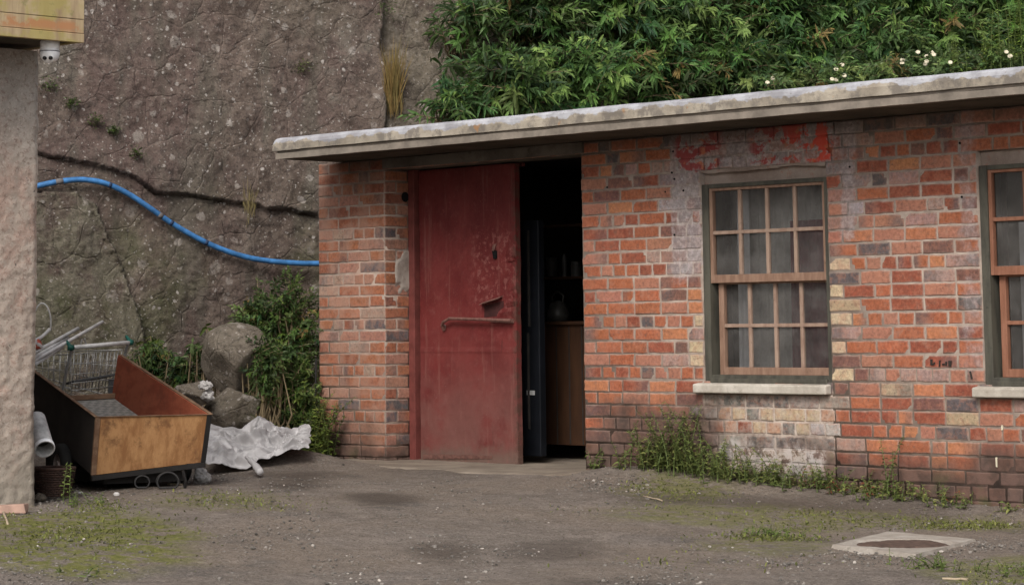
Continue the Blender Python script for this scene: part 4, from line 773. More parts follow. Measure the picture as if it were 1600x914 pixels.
for (u, v, h, n, lab) in ww:
    yb = -.04 - rng.uniform(.02, .12); p_ = onY(u, v, yb); b_ = np.array([p_[0], yb, float(gh(p_[0], yb)) - .005])
    leafy_plant('wall_weed', b_, h * ((1.35 if u < 1150 else .85) if n > 7 else 1.05), int(n * 1.5) if n > 7 else n, .26 if n > 7 else .06, lab, 'weed', 'weeds along the brick wall', Ls=(.035, .068), W=.40, green=((.10, .13, .034), (.14, .165, .045), (.19, .20, .06)), dens=40, lean=.3, red=.10 if 1280 < u < 1420 else .02)
for (u, v, h, n, lab) in ((145, 805, .09, 10, 'small tuft in the mossy patch beside the rendered wall'), (190, 770, .07, 5, 'tiny weed in front of the trailer'), (1450, 868, .09, 12, 'weed at the front corner of the drain slab'), (1500, 872, .08, 12, 'weed right of the front corner of the drain slab'), (1585, 880, .09, 12, 'weed in the lower right corner'), (105, 885, .05, 6, 'tiny seedling at the bottom left of the yard'), (1210, 820, .06, 26, 'low bright green mat of leaves before the whitewashed bricks')):
    p_ = onZ(u, v, -.07); b_ = np.array([p_[0], p_[1], float(gh(p_[0], p_[1]))]); leafy_plant('ground_weed', b_, h, n, .22, lab, 'weed', 'small weeds growing in the yard', Ls=(.02, .04), green=((.10, .15, .03), (.14, .18, .04)), dens=60, lean=.5)
# small plants rooted in the rock face
for (u, v, r_, lab) in ((80, 133, .07, 'largest leafy tuft on the rock beneath the security camera'), (115, 160, .045, 'second tuft of the slanting row on the rock'), (152, 188, .05, 'third tuft of the slanting row on the rock'), (178, 203, .035, 'fourth tuft of the slanting row on the rock'), (212, 240, .045, 'lowest pale tuft of the slanting row on the rock'), (483, 103, .06, 'pale green tuft high on the rock above the roof corner'),
                       (608, 12, .10, 'dark tuft hanging in the top of the vertical cleft')):
    s_, z_ = cs_from_px(u, v); b_ = cliff_point(s_, z_, .01); e = empty('rock_tuft', b_, lab, 'plant', 'tufts growing on the rock face'); n = 90; O = b_ + rng.normal(0, 1, (n, 3)) * np.array([r_ * .6, r_ * .6, r_ * .5]) + np.array([CLN[0], CLN[1], 0]) * .03
    mm_ = MB(); g = np.array([.07, .11, .025]) if v != 103 else np.array([.13, .14, .06]); leaf_arrays(mm_, O, rdir(n) + TOCAM * .5, np.tile((0, 0, 1.0), (n, 1)), rng.uniform(.02, .045, n), rng.uniform(.012, .022, n), np.full(n, .5), g * rng.uniform(.6, 1.4, (n, 1))); mm_.build('leaves', M['leaf'], e)
for (u, v, hh, n, lab, colr) in ((622, 165, .62, 260, 'tall tuft of dry orange grass in the cleft above the roof', (.26, .165, .06)), (395, 330, .3, 50, 'wispy dry grass on the rock above the blue pipe', (.22, .17, .10))):
    s_, z_ = cs_from_px(u, v); b_ = cliff_point(s_, z_, .03); e = empty('dry_grass', b_, lab, 'grass tuft'); O = b_ + rng.normal(0, 1, (n, 3)) * np.array([.03, .03, .06]); Dd = np.array([0, 0, 1.0]) + rng.normal(0, .13, (n, 3)) + TOCAM * .1
    mm_ = MB(); t_ = rng.random((n, 1)); cc = np.array(colr) * (1 - t_) + np.array([.17, .14, .05]) * t_; leaf_arrays(mm_, O, Dd, np.tile(TOCAM, (n, 1)), rng.uniform(.3, 1, n) * hh, np.full(n, .006), rng.uniform(0, .3, n), cc * rng.uniform(.7, 1.3, (n, 1))); mm_.build('blades', M['leaf'], e)

# moss and short grass: nobody could count it
def scatter(mask_list, n):
    out = []
    for (u, v, ru, rv, k) in mask_list:
        m = int(n * k); uu = u + ru * rng.normal(0, .5, m); vv = v + rv * rng.normal(0, .5, m)
        for a, b in zip(uu, vv): p = onZ(a, max(b, 700), -.06); out.append((p[0], p[1]))
    o = np.array(out); o = o[o[:, 1] < -.02]; return o
sp = scatter([(120, 838, 170, 28, 1), (330, 792, 110, 12, .25), (1230, 798, 260, 12, .9), (1060, 772, 80, 12, .4), (1190, 822, 110, 8, .5), (1560, 872, 90, 16, .5), (1500, 803, 130, 9, .5), (160, 805, 60, 10, .3), (400, 800, 130, 12, .12), (1100, 850, 200, 18, .08)], 1700)
n = len(sp); O = np.concatenate([sp, (gh(sp[:, 0], sp[:, 1]) - .002)[:, None]], 1); mm_ = MB(); t_ = rng.random((n, 1))
leaf_arrays(mm_, O, rdir(n, .5), np.tile((0, 0, 1.0), (n, 1)), rng.uniform(.012, .038, n), rng.uniform(.005, .013, n), rng.uniform(.1, .7, n), (np.array([.12, .145, .03]) * t_ + np.array([.17, .17, .045]) * (1 - t_)) * rng.uniform(.6, 1.3, (n, 1)), st=(0, .5, 1), wd=(.5, 1, .1))
tag(mm_.build('moss', M['leaf']), kind='stuff')
# loose gravel
ico = bpy.data.meshes.new('tmp'); import bmesh
bm = bmesh.new(); bmesh.ops.create_icosphere(bm, subdivisions=1, radius=1); iv = np.array([v.co[:] for v in bm.verts]); ifc = np.array([[v.index for v in f.verts] for f in bm.faces]); bm.free(); bpy.data.meshes.remove(ico)
def stones(P_, r, C_):
    n = len(P_); V = iv[None] * (1 + rng.normal(0, .16, (n, len(iv), 1))) * r[:, None, None] * rng.uniform(.6, 1.2, (n, 1, 3)) * np.array([1, 1, .6]); th_ = rng.uniform(0, 6.28, n); c_, s_ = np.cos(th_), np.sin(th_)
    X_ = V[..., 0] * c_[:, None] - V[..., 1] * s_[:, None]; Y_ = V[..., 0] * s_[:, None] + V[..., 1] * c_[:, None]; V = np.stack([X_, Y_, V[..., 2]], -1) + P_[:, None]; F = (ifc[None] + (np.arange(n) * len(iv))[:, None, None]).reshape(-1, 3)
    return V.reshape(-1, 3), F.tolist(), np.repeat(C_, len(iv), 0)
ng = 12000; uu = rng.uniform(-20, 1620, ng); vv = 722 + 192 * rng.random(ng) ** .8; pk = vnoise(P3(uu / 90, vv / 22, 0)) > .42
gp = np.array([onZ(a, b, -.05)[:2] for a, b in zip(uu[pk], vv[pk])]); ex = scatter([(960, 770, 90, 18, .5), (1300, 850, 150, 16, .3), (1520, 830, 80, 10, .4), (130, 765, 70, 12, .6), (300, 760, 60, 14, .6), (440, 722, 45, 12, .9), (1500, 890, 100, 12, .3), (70, 790, 60, 8, .5)], 700)
gp = np.concatenate([gp, ex]); ok = (gp[:, 1] < -.03) & ~((gp[:, 0] > .4) & (gp[:, 0] < 2.95) & (gp[:, 1] > -.45)); gp = gp[ok]; r = np.clip(rng.lognormal(-5.3, .45, len(gp)), .002, .014)
t_ = rng.random((len(gp), 1)); Cg = np.where(t_ < .035, .40, np.where(t_ < .5, .2, .12)) * np.array([1, .9, .8]) * rng.uniform(.7, 1.25, (len(gp), 1))
sm_ = MB().add(*stones(np.concatenate([gp, (gh(gp[:, 0], gp[:, 1]) + r * .15)[:, None]], 1), r, Cg))
t = NT('pebble'); M['pebble'] = t.done(t.mix(1.0, t.col(), t.ramp(t.noise(90, 3), .3, .7, .8, 1.2, False), 'MULTIPLY'), .9); tag(sm_.build('gravel', M['pebble']), kind='stuff')
M['twig'] = simple('twig', (.34, .27, .19), .9)

# ------------------------------------------------------------------ boulders and rubble
def boulder(name, c, rad, seed, lab, cat='boulder', mat='rock_pale', group=None, planes=11, sub=54, rough=.035):
    th, ph = np.meshgrid(np.linspace(0, math.pi, sub), np.linspace(0, 2 * math.pi, sub * 2), indexing='ij'); d = np.stack([np.sin(th) * np.cos(ph), np.sin(th) * np.sin(ph), np.cos(th)], -1)
    rs = np.random.default_rng(seed); rr = np.ones(th.shape) * 1.15
    for k in range(planes): nrm = rs.normal(0, 1, 3); nrm /= np.linalg.norm(nrm); h = rs.uniform(.66, .95); dp = d @ nrm; rr = np.where(dp > .15, np.minimum(rr, h / np.maximum(dp, .15)), rr)
    rr = rr + rough * 2 * fbm(d * 1.6 + seed, 1, 4) + rough * .5 * fbm(d * 9 + seed, 1, 3); v = np.asarray(c) + d * rr[..., None] * np.asarray(rad); i = v.copy()
    ob = MB().grid(v[..., 0], v[..., 1], v[..., 2], flip=False).build(name, M[mat], smooth=True, origin=c); return tag(ob, lab, cat, group)
boulder('boulder', P(368, 572, 18.3), (.33, .26, .28), 5, 'large upper boulder leaning below the green shrubs', rough=.03)
boulder('boulder', P(362, 640, 18.1), (.26, .2, .18), 11, 'lower mossy boulder directly behind the white sacking')
boulder('boulder', P(292, 618, 18.0), (.20, .15, .11), 4, 'small low rock behind the red side of the trailer')
boulder('boulder', P(415, 600, 18.4), (.20, .15, .2), 23, 'shaded boulder hidden in the shrubs beside the upper boulder', mat='rock')
M['white_rag'] = simple('white_rag', (.42, .40, .385), .9, var=.2, sc=20, bump=.6, bs=40)
for (u, v, r_, sd_, lab) in ((322, 603, .045, 3, 'upper scrap of white foam on the rocks'), (325, 618, .05, 7, 'lower scrap of white foam on the rocks'), (312, 745, .06, 15, 'crumpled pale plastic scrap beside the trailer wheel')):
    boulder('foam_scrap', P(u, v, 17.75 if v < 700 else 15.6), (r_ * 1.1, r_ * .6, r_ * .7), sd_, lab, 'scrap', 'white_rag', None, 3, 30, .42)
for (u, v, r_, sd_, lab) in ((92, 752, .05, 31, 'grey stone under the dark basket'), (78, 757, .035, 33, 'smaller grey stone by the corner weed'), (60, 783, .04, 35, 'pebble at the foot of the rendered wall'), (100, 757, .03, 36, 'little stone right of the grey stone'), (182, 777, .017, 41, 'small white stone in front of the trailer'), (126, 775, .014, 42, 'small white stone left of the trailer front')):
    p_ = onZ(u, v, -.02); boulder('stone', (p_[0], p_[1], float(gh(p_[0], p_[1])) + r_ * .3), (r_ * 1.2, r_, r_ * .7), sd_, lab, 'stone', 'rock_pale' if u < 120 else 'white_rag', None, 6, 16)
boulder('gravel_heap', (.70, -1.0, .05), (.36, .22, .06), 51, 'low dark heap of grit under the white sacking', 'heap', 'soil', None, 2, 90, .16)
p_ = onZ(8, 800, -.02); ob = MB().box((-.12, -.05, 0), (.12, .05, .045), jit=.004).build('stone_block', simple('pink_stone', (.36, .235, .185), .9, bump=.5), bevel=.006); ob.location = (p_[0], p_[1], float(gh(p_[0], p_[1]))); ob.rotation_euler = (0, 0, .8); tag(ob, 'pinkish stone block at the foot of the rendered wall', 'block')
def stick(u0, v0, u1, v1, r, lab, m='twig'):
    a = onZ(u0, v0, -.06); b = onZ(u1, v1, -.06); pts_ = [a + (b - a) * t for t in np.linspace(0, 1, 5)]; pts_ = [np.array([q[0], q[1], float(gh(q[0], q[1])) + r + .003]) + np.array([0, 0, .004 * math.sin(3 * i)]) for i, q in enumerate(pts_)]
    tag(MB().tube(pts_, r, 6).build('stick', M[m], smooth=True), lab, 'stick')
stick(1472, 880, 1512, 881, .006, 'pale straight stick lying in front of the drain slab'); stick(3, 808, 12, 832, .006, 'short pink brown stick below the stone block'); stick(262, 773, 285, 774, .007, 'short pale stick by the trailer wheel'); stick(1005, 782, 1035, 786, .004, 'thin dark twig on the grit right of the doorway')

# ------------------------------------------------------------------ drain slab
q = [onZ(u, v, -.10) for (u, v) in ((1293, 848), (1385, 826), (1532, 839), (1432, 864))]; cc = sum(q) / 4; dr = empty('drain_slab', (cc[0], cc[1], -.12), 'square concrete slab with a round rusty cover set in the yard', 'drain')
mx = MB(); n_ = 30; A, B = np.meshgrid(np.linspace(0, 1, n_), np.linspace(0, 1, n_), indexing='ij')
def bil(A, B): return sum(w_[..., None] * q[k] for k, w_ in enumerate(((1 - A) * (1 - B), (1 - A) * B, A * B, A * (1 - B))))
g = bil(A, B); ed = np.minimum.reduce([A, 1 - A, B, 1 - B]); jit = (ed < 1e-6)[..., None] * np.stack([fbm(g, 9, 3), fbm(g + 5, 9, 3), 0 * A], -1) * .03; g = g + jit
ctr = onZ(1410, 845.5, -.10); dist_ = np.hypot(g[..., 0] - ctr[0], g[..., 1] - ctr[1]); g[..., 2] = -.108 + .004 * fbm(g, 6, 3) - .06 * (ed < 1e-6) - .03 * sstep(.25, .21, dist_); mx.grid(g[..., 0], g[..., 1], g[..., 2]); mx.build('slab', M['drain'], dr, smooth=False)
th_ = np.linspace(0, 2 * math.pi, 48, endpoint=False); mc = MB(); rr_, tt_ = np.meshgrid(np.linspace(0.001, .225, 12), np.append(th_, 2 * math.pi), indexing='ij'); cxx, cyy = ctr[0] + rr_ * np.cos(tt_), ctr[1] + rr_ * np.sin(tt_)
mc.grid(cxx, cyy, -.1085 + .006 * fbm(P3(cxx, cyy), 14, 3) - .008 * (rr_ > .2)); mc.build('cover', simple('earthy_iron', (.085, .055, .042), .9, var=.5, sc=30, bump=.9, bs=60), dr, smooth=True)

# ------------------------------------------------------------------ TRAILER
NLt, NRt, FRt = P(150, 652, 14.95), P(330, 648, 15.3), P(188, 555, 16.8); NLb, NRb, FRb = P(143, 742, 14.95), P(320, 722, 15.3), P(178, 622, 16.8); FLt = NLt + (FRt - NRt); FLb = NLb + (FRb - NRb) + np.array([0, 0, .03])
tr = empty('box_trailer', (1.0, -2.6, 0), 'tipped homemade plywood box trailer with a brown front and red inside', 'trailer')
def plank_mat(name, a, b, sc, dark=None, k=.5):
    t = NT(name); n = t.noise(1, 6, .7, t.scaled(sc), dist=.25); c = t.mix(t.ramp(n, .38, .62), a, b); c = t.mix(t.ramp(t.noise(7, 5, .7), .52, .68, 0, k), c, dark or tuple(x * .4 for x in a)); c = t.mix(t.ramp(t.noise(60, 4, .7), .62, .70, 0, .4), c, tuple(x * 1.5 for x in b))
    return t.done(c, .7, t.bump(n, .3, .004), 0, .3)
M['ply'] = plank_mat('weathered_plywood', (.24, .110, .042), (.40, .215, .092), (9, 9, 3.5), (.10, .045, .02), .7); M['redply'] = plank_mat('red_stained_board', (.20, .045, .022), (.27, .075, .038), (3, 3, 10), (.13, .035, .02), .6)
M['blackply'] = plank_mat('black_board', (.018, .015, .014), (.032, .027, .024), (3, 3, 3), (.05, .03, .02), .3); M['rim'] = plank_mat('board_edge', (.13, .07, .04), (.21, .13, .08), (8, 8, 8))
M['chassis'] = simple('black_steel', (.02, .018, .017), .7, .3)
T_ = .018; ex_ = (NRt - NLt); ex_ /= np.linalg.norm(ex_); ey_ = (FRt - NRt); ey_ /= np.linalg.norm(ey_)
def panel(name, a, b, c, d, inward, m, t_=T_):   # a b bottom, c d top (a-d one end)
    a, b, c, d = map(np.asarray, (a, b, c, d)); MB().hexa(np.array([a, b, b + inward * t_, a + inward * t_, d, c, c + inward * t_, d + inward * t_])).build(name, m, tr, bevel=.002)
panel('front_panel', NLb + ex_ * .03, NRb - ex_ * .02, NRt - ex_ * .02, NLt + ex_ * .03, ey_, M['ply'])
panel('side_panel', NLb + ey_ * .02, FLb, FLt, NLt + ey_ * .02, ex_, M['blackply']); panel('side_panel', FRb, NRb + ey_ * .02, NRt + ey_ * .02, FRt, ex_ * -1, M['redply'])
for a, b, nm in ((NLb, NLt, 'corner_post'), (NRb, NRt, 'corner_post')): 
    k_ = -1 if a is NRb else 1; MB().hexa(np.array([a - ex_ * .004 * k_, a + ex_ * .028 * k_, a + ex_ * .028 * k_ + ey_ * .03, a + ey_ * .03, b - ex_ * .004 * k_, b + ex_ * .028 * k_, b + ex_ * .028 * k_ + ey_ * .03, b + ey_ * .03]) - ey_ * .006).build(nm, M['rim'] if k_ > 0 else M['chassis'], tr, bevel=.002)
up_ = np.array([0, 0, 1.0])
def rail(a, b, w_, h_, nm, m): a, b = np.asarray(a), np.asarray(b); d = (b - a) / np.linalg.norm(b - a); s_ = np.cross(d, up_); s_ /= np.linalg.norm(s_); u_ = np.cross(s_, d); MB().hexa(np.array([a - s_ * w_, a + s_ * w_, b + s_ * w_, b - s_ * w_, a - s_ * w_ + u_ * h_, a + s_ * w_ + u_ * h_, b + s_ * w_ + u_ * h_, b - s_ * w_ + u_ * h_])).build(nm, m, tr, bevel=.002)
rail(NRt + up_ * .001, FRt + up_ * .001, .012, .006, 'edge_strip', M['rim']); rail(NLt + up_ * .001, FLt + up_ * .001, .012, .006, 'edge_strip', M['rim']); rail(NLt + up_ * .001, NRt + up_ * .001, .011, .005, 'edge_strip', M['rim'])
rail(NLb - up_ * .035, NRb - up_ * .03, .02, .03, 'chassis_rail', M['chassis']); rail(NLb - up_ * .04 + ex_ * .1, FLb - up_ * .04 + ex_ * .1, .02, .035, 'chassis_rail', M['chassis']); rail(NRb - up_ * .04 - ex_ * .1, FRb - up_ * .04 - ex_ * .1, .02, .035, 'chassis_rail', M['chassis'])
MB().hexa(np.array([np.array([p[0], p[1], .035]) for p in (NLb + ex_ * .1 + ey_ * .06, NRb - ex_ * .1 + ey_ * .06, FRb - ex_ * .1 - ey_ * .5, FLb + ex_ * .1 - ey_ * .5)] + [p - up_ * .03 for p in (NLb + ex_ * .1 + ey_ * .06, NRb - ex_ * .1 + ey_ * .06, FRb - ex_ * .1 - ey_ * .5, FLb + ex_ * .1 - ey_ * .5)])).build('shade_block', M['chassis'], tr)  # added dark block, keeps light off the ground under the trailer
t = NT('chequer_floor'); ck = t.n('ShaderNodeTexChecker'); ck.inputs['Scale'].default_value = 26; t.l(t.pos, ck.inputs['Vector']); t.l((.20, .19, .17), ck.inputs['Color1']); t.l((.30, .28, .25), ck.inputs['Color2']); M['cheq'] = t.done(ck.outputs[0], .8)
fl_ = [NLb + ey_ * .02 + ex_ * .02, NRb + ey_ * .02 - ex_ * .02, FRb - ex_ * .02, FLb + ex_ * .02]; MB().hexa(np.array([p - up_ * .004 for p in fl_] + [p + up_ * .012 for p in fl_])).build('floor_board', M['cheq'], tr)
rail(FLb + up_ * .012 - ey_ * .05, FRb + up_ * .012 - ey_ * .05, .02, .035, 'end_beam', M['rim'])
axc = (NLb + NRb) / 2 + ey_ * .5; axc[2] = .13
MB().tube([axc - ex_ * .42, axc + ex_ * .42], .018, 10).build('axle', M['chassis'], tr)
M['rubber'] = simple('tyre_rubber', (.02, .019, .018), .85, bump=.5)
for s_ in (-1, 1):
    wc = axc + ex_ * s_ * .40; a_ = ex_; wh = MB().lathe([(.075, -.03), (.125, -.032), (.14, -.018), (.14, .018), (.125, .032), (.075, .03)], wc, a_, 30).build('wheel', M['rubber'], tr, smooth=True)
    MB().lathe([(0, -.028), (.03, -.03), (.035, -.015), (.07, -.01), (.076, -.028), (.076, .028), (.07, .01), (0, .02)], wc, a_, 24).build('rim', M['greysteel'], wh)
sup = P(286, 735, 15.1); g0 = P(289, 778, 15.1); MB().tube([sup, P(290, 752, 15.1), np.array([g0[0], g0[1], 0.0])], .010, 8).build('prop_stand', M['chassis'], tr)
# cable tangle under the front
M['cable'] = simple('black_cable', (.018, .017, .017), .6)
for (u, v, r_, dp_, lab) in ((262, 752, .065, 15.0, 'looped black cable hanging under the right end of the trailer front'), (222, 753, .045, 15.05, 'smaller loop of black cable under the middle of the trailer front')):
    c_ = P(u, v, dp_); a_ = np.linspace(0, 4.2 * math.pi, 90); rx_ = np.array([R[0, 0], R[1, 0], 0]); pts_ = np.array([c_ + rx_ * r_ * math.cos(t) * (1 + .1 * math.sin(t * .6)) + up_ * r_ * .85 * math.sin(t) + np.array([R[0, 2], R[1, 2], 0]) * .02 * math.sin(t * .37) for t in a_]); pts_[:, 2] = np.maximum(pts_[:, 2], .012)
    tag(MB().tube(pts_, .0055, 6).build('cable_coil', M['cable'], smooth=True), lab, 'cable')

# ------------------------------------------------------------------ SHOPPING TROLLEY behind the trailer
hl, hr = P(112, 543, 16.98), P(203, 535, 17.35); tc = empty('shopping_trolley', (hl + hr) / 2 * np.array([1, 1, 0]) + np.array([0, 0, .05]), 'wire shopping trolley with a white handle standing behind the trailer', 'trolley')
M['wire'] = simple('zinc_wire', (.36, .355, .345), .42, .6, var=.2); M['handle'] = simple('white_handle', (.58, .565, .55), .5); M['green_cap'] = simple('dark_green_plastic', (.012, .085, .065), .4); M['grey_pl'] = simple('grey_seat_plastic', (.07, .072, .075), .55)
hx = (hr - hl); hw = np.linalg.norm(hx); hx /= hw; hf = np.array([-hx[1], hx[0], 0]); hf /= np.linalg.norm(hf)
if hf[0] > 0: hf = -hf
hx[2] *= 1; HC = (hl + hr) / 2
def TP(a, f, z): return hl + hx * (a * hw) + hf * f + np.array([0, 0, z])
MB().tube([TP(.02, 0, 0), TP(.98, 0, 0)], .015, 12).build('handle', M['handle'], tc, smooth=True)
for a0_, a1_ in ((-.05, .02), (.98, 1.04)): MB().tube([TP(a0_, .01, .004), TP((a0_ + a1_) / 2, 0, 0), TP(a1_, -.0, -.002)], .021, 12).build('end_cap', M['green_cap'], tc, smooth=True); MB().tube([TP((a0_ + a1_) / 2, 0, 0), TP((a0_ + a1_) / 2 - .0, .05, .045)], [.016, .010], 8).build('cap_bracket', M['green_cap'], tc)
bs = MB(); L_ = .78; h0_, h1_ = -.05, -.40
def wire(p, q_, r=.003): bs.tube([p, q_], r, 5)
for k in range(15): a = .06 + .88 * k / 14; wire(TP(a, .05, h0_), TP(a * .9 + .05, .10, h1_ + .1), .0028)            # rear gate
for z in (-.05, -.12, -.19, -.25, -.30): wire(TP(.06, .05, z), TP(.94, .05, z), .0028)
for k in range(0, 22, 2):
    f_ = .05 + L_ * k / 21; nr = 1 - .22 * k / 21
    for sgn in (0, 1): a = .5 + (sgn - .5) * .88 * nr; wire(TP(a, f_, h0_ - .01 * k / 21), TP(.5 + (a - .5) * .9, f_ * .96 + .02, h1_ + .14 * k / 21))
for i_ in (0, 2, 4, 6):
    z = h0_ - (h0_ - h1_) * i_ / 6
    for sgn in (0, 1): wire(TP(.5 + (sgn - .5) * .88, .05, z), TP(.5 + (sgn - .5) * .69, .05 + L_, h0_ - .01 - (h0_ - h1_ - .15) * i_ / 6), .0045 if i_ in (0, 6) else .003)
    wire(TP(.5 - .345, .05 + L_, h0_ - .01 - (h0_ - h1_ - .15) * i_ / 6), TP(.5 + .345, .05 + L_, h0_ - .01 - (h0_ - h1_ - .15) * i_ / 6))
for k in range(5): a = .08 + .84 * k / 4; wire(TP(a, .05, h1_), TP(.5 + (a - .5) * .8, .05 + L_, h1_ + .14))
bs.build('basket', M['wire'], tc, smooth=True)
sb = MB(); sb.slab([TP(.12, .055, -.245), TP(.86, .055, -.225), TP(.86, .2, -.25), TP(.12, .2, -.27)], .014); sb.build('child_seat', M['grey_pl'], tc, bevel=.004)
sb = MB(); sb.slab([TP(.72, .052, -.25), TP(.86, .052, -.245), TP(.84, .07, -.37), TP(.74, .07, -.37)], .01); sb.build('seat_flap', M['grey_pl'], tc, bevel=.003)
fr = MB(); 
for a in (.02, .98):
    fr.tube(smooth_path([TP(a, 0, 0), TP(a, .05, -.10), TP(a * .96 + .02, .16, -.45), TP(a * .94 + .03, .10, -.72)], 5), .0105, 8)
    fr.tube([TP(a * .94 + .03, .10, -.72), TP(.5 + (a - .5) * .7, .80, -.70)], .0105, 8)
fr.build('frame', M['wire'], tc, smooth=True)
for a in (.06, .94):
    for f_ in (.12, .76): wcn = TP(.5 + (a - .5) * (1 if f_ < .5 else .75), f_, -.80 + .0); wcn[2] = max(.06, wcn[2]); MB().lathe([(0, -.012), (.045, -.012), (.05, 0), (.045, .012), (0, .012)], wcn, hx * np.array([1, 1, 0]), 18).build('castor', M['rubber'], tc, smooth=True)
ky = MB(); ky.tube([TP(.15, 0, .01), TP(.17, 0, .05), TP(.22, 0, .055), TP(.24, 0, .02)], .006, 6); ky.build('coin_loop', M['wire'], tc)
# white poles lying on the trolley
for (u0, v0, u1, v1, d0, d1, lab) in ((40, 571, 160, 503, 16.5, 17.5, 'longest white metal pole sticking up out of the trolley'), (40, 558, 122, 513, 16.55, 17.35, 'second white metal pole, ending just left of the longest'), (45, 563, 106, 528, 16.5, 17.2, 'third white pole lying under the two longer ones'), (55, 569, 97, 543, 16.6, 17.1, 'shortest and lowest white pole at the trolley corner')):
    tag(MB().tube([P(u0, v0, d0), P(u1, v1, d1)], .0125, 10).build('metal_pole', M['handle'], smooth=True), lab, 'pole', 'white poles in the trolley')
tag(MB().tube(smooth_path([P(50, 500, 16.7), P(58, 480, 16.7), P(66, 474, 16.7), P(74, 480, 16.7), P(79, 496, 16.7), P(79, 514, 16.7)], 6), .0055, 8).build('bent_tube', M['handle'], smooth=True), 'thin white tube bent over in a hook above the trolley', 'tube')
tag(MB().tube(smooth_path([P(50, 533, 16.6), P(64, 527, 16.65), P(78, 514, 16.7)], 5), .012, 8).build('bent_rod', M['handle'], smooth=True), 'short thick pale rod under the hooked tube', 'rod')
boulder('red_rag', P(59, 540, 16.6), (.045, .04, .035), 8, 'small red and white rag at the left end of the poles', 'rag', 'white_rag', None, 8, 18, .2); rg = bpy.data.objects['red_rag']
t = NT('red_white_cloth'); M['rw'] = t.done(t.mix(t.ramp(t.noise(22, 3), .48, .54), (.55, .52, .5), (.42, .08, .05)), .9); rg.data.materials[0] = M['rw']
# white pipe stub and dark basket by the rendered wall
a_, b_ = P(56, 655, 14.6), P(70, 702, 14.35); ax_ = (b_ - a_); Lp = np.linalg.norm(ax_); pi_ = empty('plastic_pipe', a_, 'short wide white plastic pipe wedged between wall and trailer', 'pipe')
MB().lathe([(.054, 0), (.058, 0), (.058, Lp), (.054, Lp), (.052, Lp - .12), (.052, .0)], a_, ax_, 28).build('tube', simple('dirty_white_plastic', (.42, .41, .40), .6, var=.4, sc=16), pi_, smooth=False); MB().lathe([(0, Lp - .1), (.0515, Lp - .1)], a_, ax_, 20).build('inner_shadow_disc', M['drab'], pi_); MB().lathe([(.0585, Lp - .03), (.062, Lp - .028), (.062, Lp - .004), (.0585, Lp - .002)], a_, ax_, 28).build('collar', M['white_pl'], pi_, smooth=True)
bpy.data.objects['inner_shadow_disc'].name = 'bore_shade'  # dark disc stands in for the shade inside the open pipe
bk_ = P(82, 735, 14.55); bk_[2] = 0; be = empty('wicker_basket', bk_, 'dark brown wicker basket under the white pipe beside the trailer', 'basket'); wm_ = MB(); N_a = 56
for k in range(11):
    z = .01 + .014 * k; rr0 = .115 + .035 * k / 10; wm_.tube([bk_ + np.array([math.cos(t) * (rr0 + .004 * (-1) ** (i + k)), math.sin(t) * (rr0 + .004 * (-1) ** (i + k)) * .8, z]) for i, t in enumerate(np.linspace(0, 2 * math.pi, N_a + 1))], .0065, 5, cap=False)
M['wicker'] = simple('dark_wicker', (.035, .018, .013), .8, var=.5, sc=40); wm_.build('weave', M['wicker'], be, smooth=True); st_ = MB()
for k in range(20): t = 2 * math.pi * k / 20; st_.tube([bk_ + np.array([math.cos(t) * .117, math.sin(t) * .117 * .8, .005]), bk_ + np.array([math.cos(t) * .15, math.sin(t) * .15 * .8, .165])], .004, 5)
st_.build('stakes', M['wicker'], be); MB().tube([bk_ + np.array([math.cos(t) * .152, math.sin(t) * .152 * .8, .165]) for t in np.linspace(0, 2 * math.pi, 40)], .010, 6, cap=False).build('rim', M['wicker'], be, smooth=True)

# ------------------------------------------------------------------ WHITE SACKING
n1_, n2_ = 130, 90; A, B = np.meshgrid(np.linspace(0, 1, n1_), np.linspace(0, 1, n2_), indexing='ij')
top = np.array([(322, 655), (345, 660), (375, 664), (400, 649), (425, 664), (455, 667), (481, 657)], float); bot = np.array([(318, 716), (345, 722), (375, 727), (402, 712), (430, 708), (455, 696), (480, 694)], float)
ta = np.linspace(0, 1, 7); tu = np.interp(A, ta, top[:, 0]) * B + np.interp(A, ta, bot[:, 0]) * (1 - B); tv = np.interp(A, ta, top[:, 1]) * B + np.interp(A, ta, bot[:, 1]) * (1 - B)
dpt = 16.35 + .75 * B ** 1.1 + .25 * A; pos = np.zeros(A.shape + (3,))
for i_ in range(n1_):
    for j_ in range(n2_): pos[i_, j_] = P(tu[i_, j_] + 9 * fbm(np.array([A[i_, j_] * 2, B[i_, j_] * 5, 3.0]), 1, 3), tv[i_, j_] + 5 * fbm(np.array([A[i_, j_] * 7, B[i_, j_], 9.0]), 1, 3), dpt[i_, j_])
nrm_ = np.array([.5, -.5, .7]); nrm_ /= np.linalg.norm(nrm_); q3 = pos * np.array([1, 1, 1.6]); w3 = q3 + .12 * np.stack([fbm(q3, 4, 3), fbm(q3 + 9, 4, 3), fbm(q3 + 17, 4, 3)], -1)
rd = (1 - np.abs(fbm(w3, 3.2, 2)) * 2.4); rd2 = 1 - np.abs(fbm(w3 + 4, 7.5, 2)) * 2.2; edge_ = np.minimum.reduce([A, 1 - A, B, 1 - B]); ed_ = sstep(0, .2, edge_); A_ = A + .0
pos = pos + nrm_ * ((.075 * rd + .045 * (1 - np.abs(fbm(w3 + 4, 11, 2)) * 2.4) + .006 * fbm(q3, 40, 2)) * (.35 + .65 * ed_) - .05)[..., None]; pos[..., 2] = np.maximum(pos[..., 2], .03 + .01 * rd2)
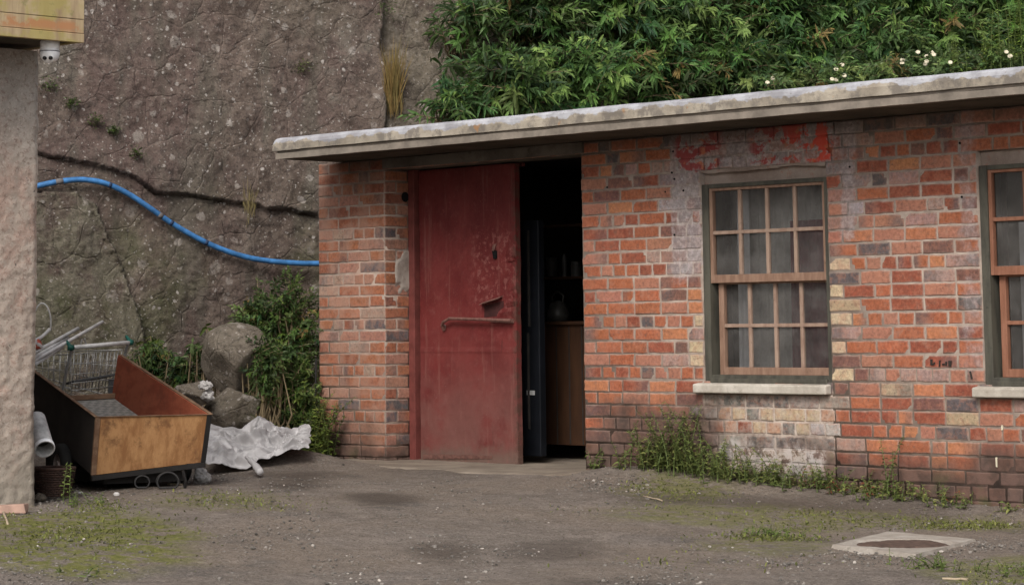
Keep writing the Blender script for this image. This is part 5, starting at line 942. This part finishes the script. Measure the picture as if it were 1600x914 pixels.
bag = MB().grid(pos[..., 0], pos[..., 1], pos[..., 2]).build('plastic_sacking', simple('white_sacking', (.37, .355, .355), .6, var=.32, sc=7, bump=.25, bs=260), smooth=True, origin=P(400, 700, 16.8)); so2 = bag.modifiers.new('solid', 'SOLIDIFY'); so2.thickness = .004
tag(bag, 'crumpled white woven sacking lying between the trailer and brick pier', 'sack')
a_ = P(385, 714, 16.35); b_ = P(407, 738, 16.0); b_[2] = max(b_[2], .03); tl_ = MB().tube(smooth_path([a_, (a_ + b_) / 2 + up_ * .01, b_], 5), [.012] * 3 + [.02] * 4 + [.026] * 3 + [.022], 10); tl_.build('twisted_end', bag.data.materials[0], bag, smooth=True)
# brace behind pier: thin pipe at the left edge of the pier
tag(MB().tube([P(494, 560, 18.32), P(492, 700, 18.2)], .008, 8).build('downpipe', M['chassis'], smooth=True), 'thin rusty rod standing against the left edge of the brick pier', 'rod')
# vertical white chips and dark fixings on the wall
for (u, v, h_) in ((1565, 668, 8), (1556, 722, 16)):
    a = onY(u, v, -.008); MB().box((a[0] - .004, -.006, a[2] - h_ * .0017), (a[0] + .004, .004, a[2] + h_ * .0017), jit=.0012).build('white_chip', M['petal'], bld)
for (u, v) in ((1052, 237), (1054, 280), (1328, 261), (1500, 224), (1050, 270), (1068, 298), (1054, 367), (949, 293), (1040, 300), (1503, 308)):
    a = onY(u, v, 0); MB().lathe([(0, .0062), (.006, .006), (.0075, .0)], (a[0], 0, a[2]), (0, -1, 0), 10).build('fixing_hole', bpy.data.materials['black_hole'], bld)
# faded stamped marks on one brick
M['stamp'] = simple('stamp_black', (.03, .024, .02), .9)
for (u, v, w_, h_, a) in ((1455, 566, 3, 8, .0), (1459, 568, 2, 4, .8), (1468, 568, 2, 9, .1), (1474, 569, 4, 2, 0), (1478, 568, 2, 5, 0), (1484, 568, 4, 8, .1), (1517, 586, 2.4, 11, -.25)):
    p_ = onY(u, v, -.0068); ob = MB().box((-w_ * .0024, -.0008, -h_ * .0021), (w_ * .0024, .004, h_ * .0021), jit=.0008).build('stamped_mark', M['stamp'], bld); ob.location = p_; ob.rotation_euler = (0, a, 0)
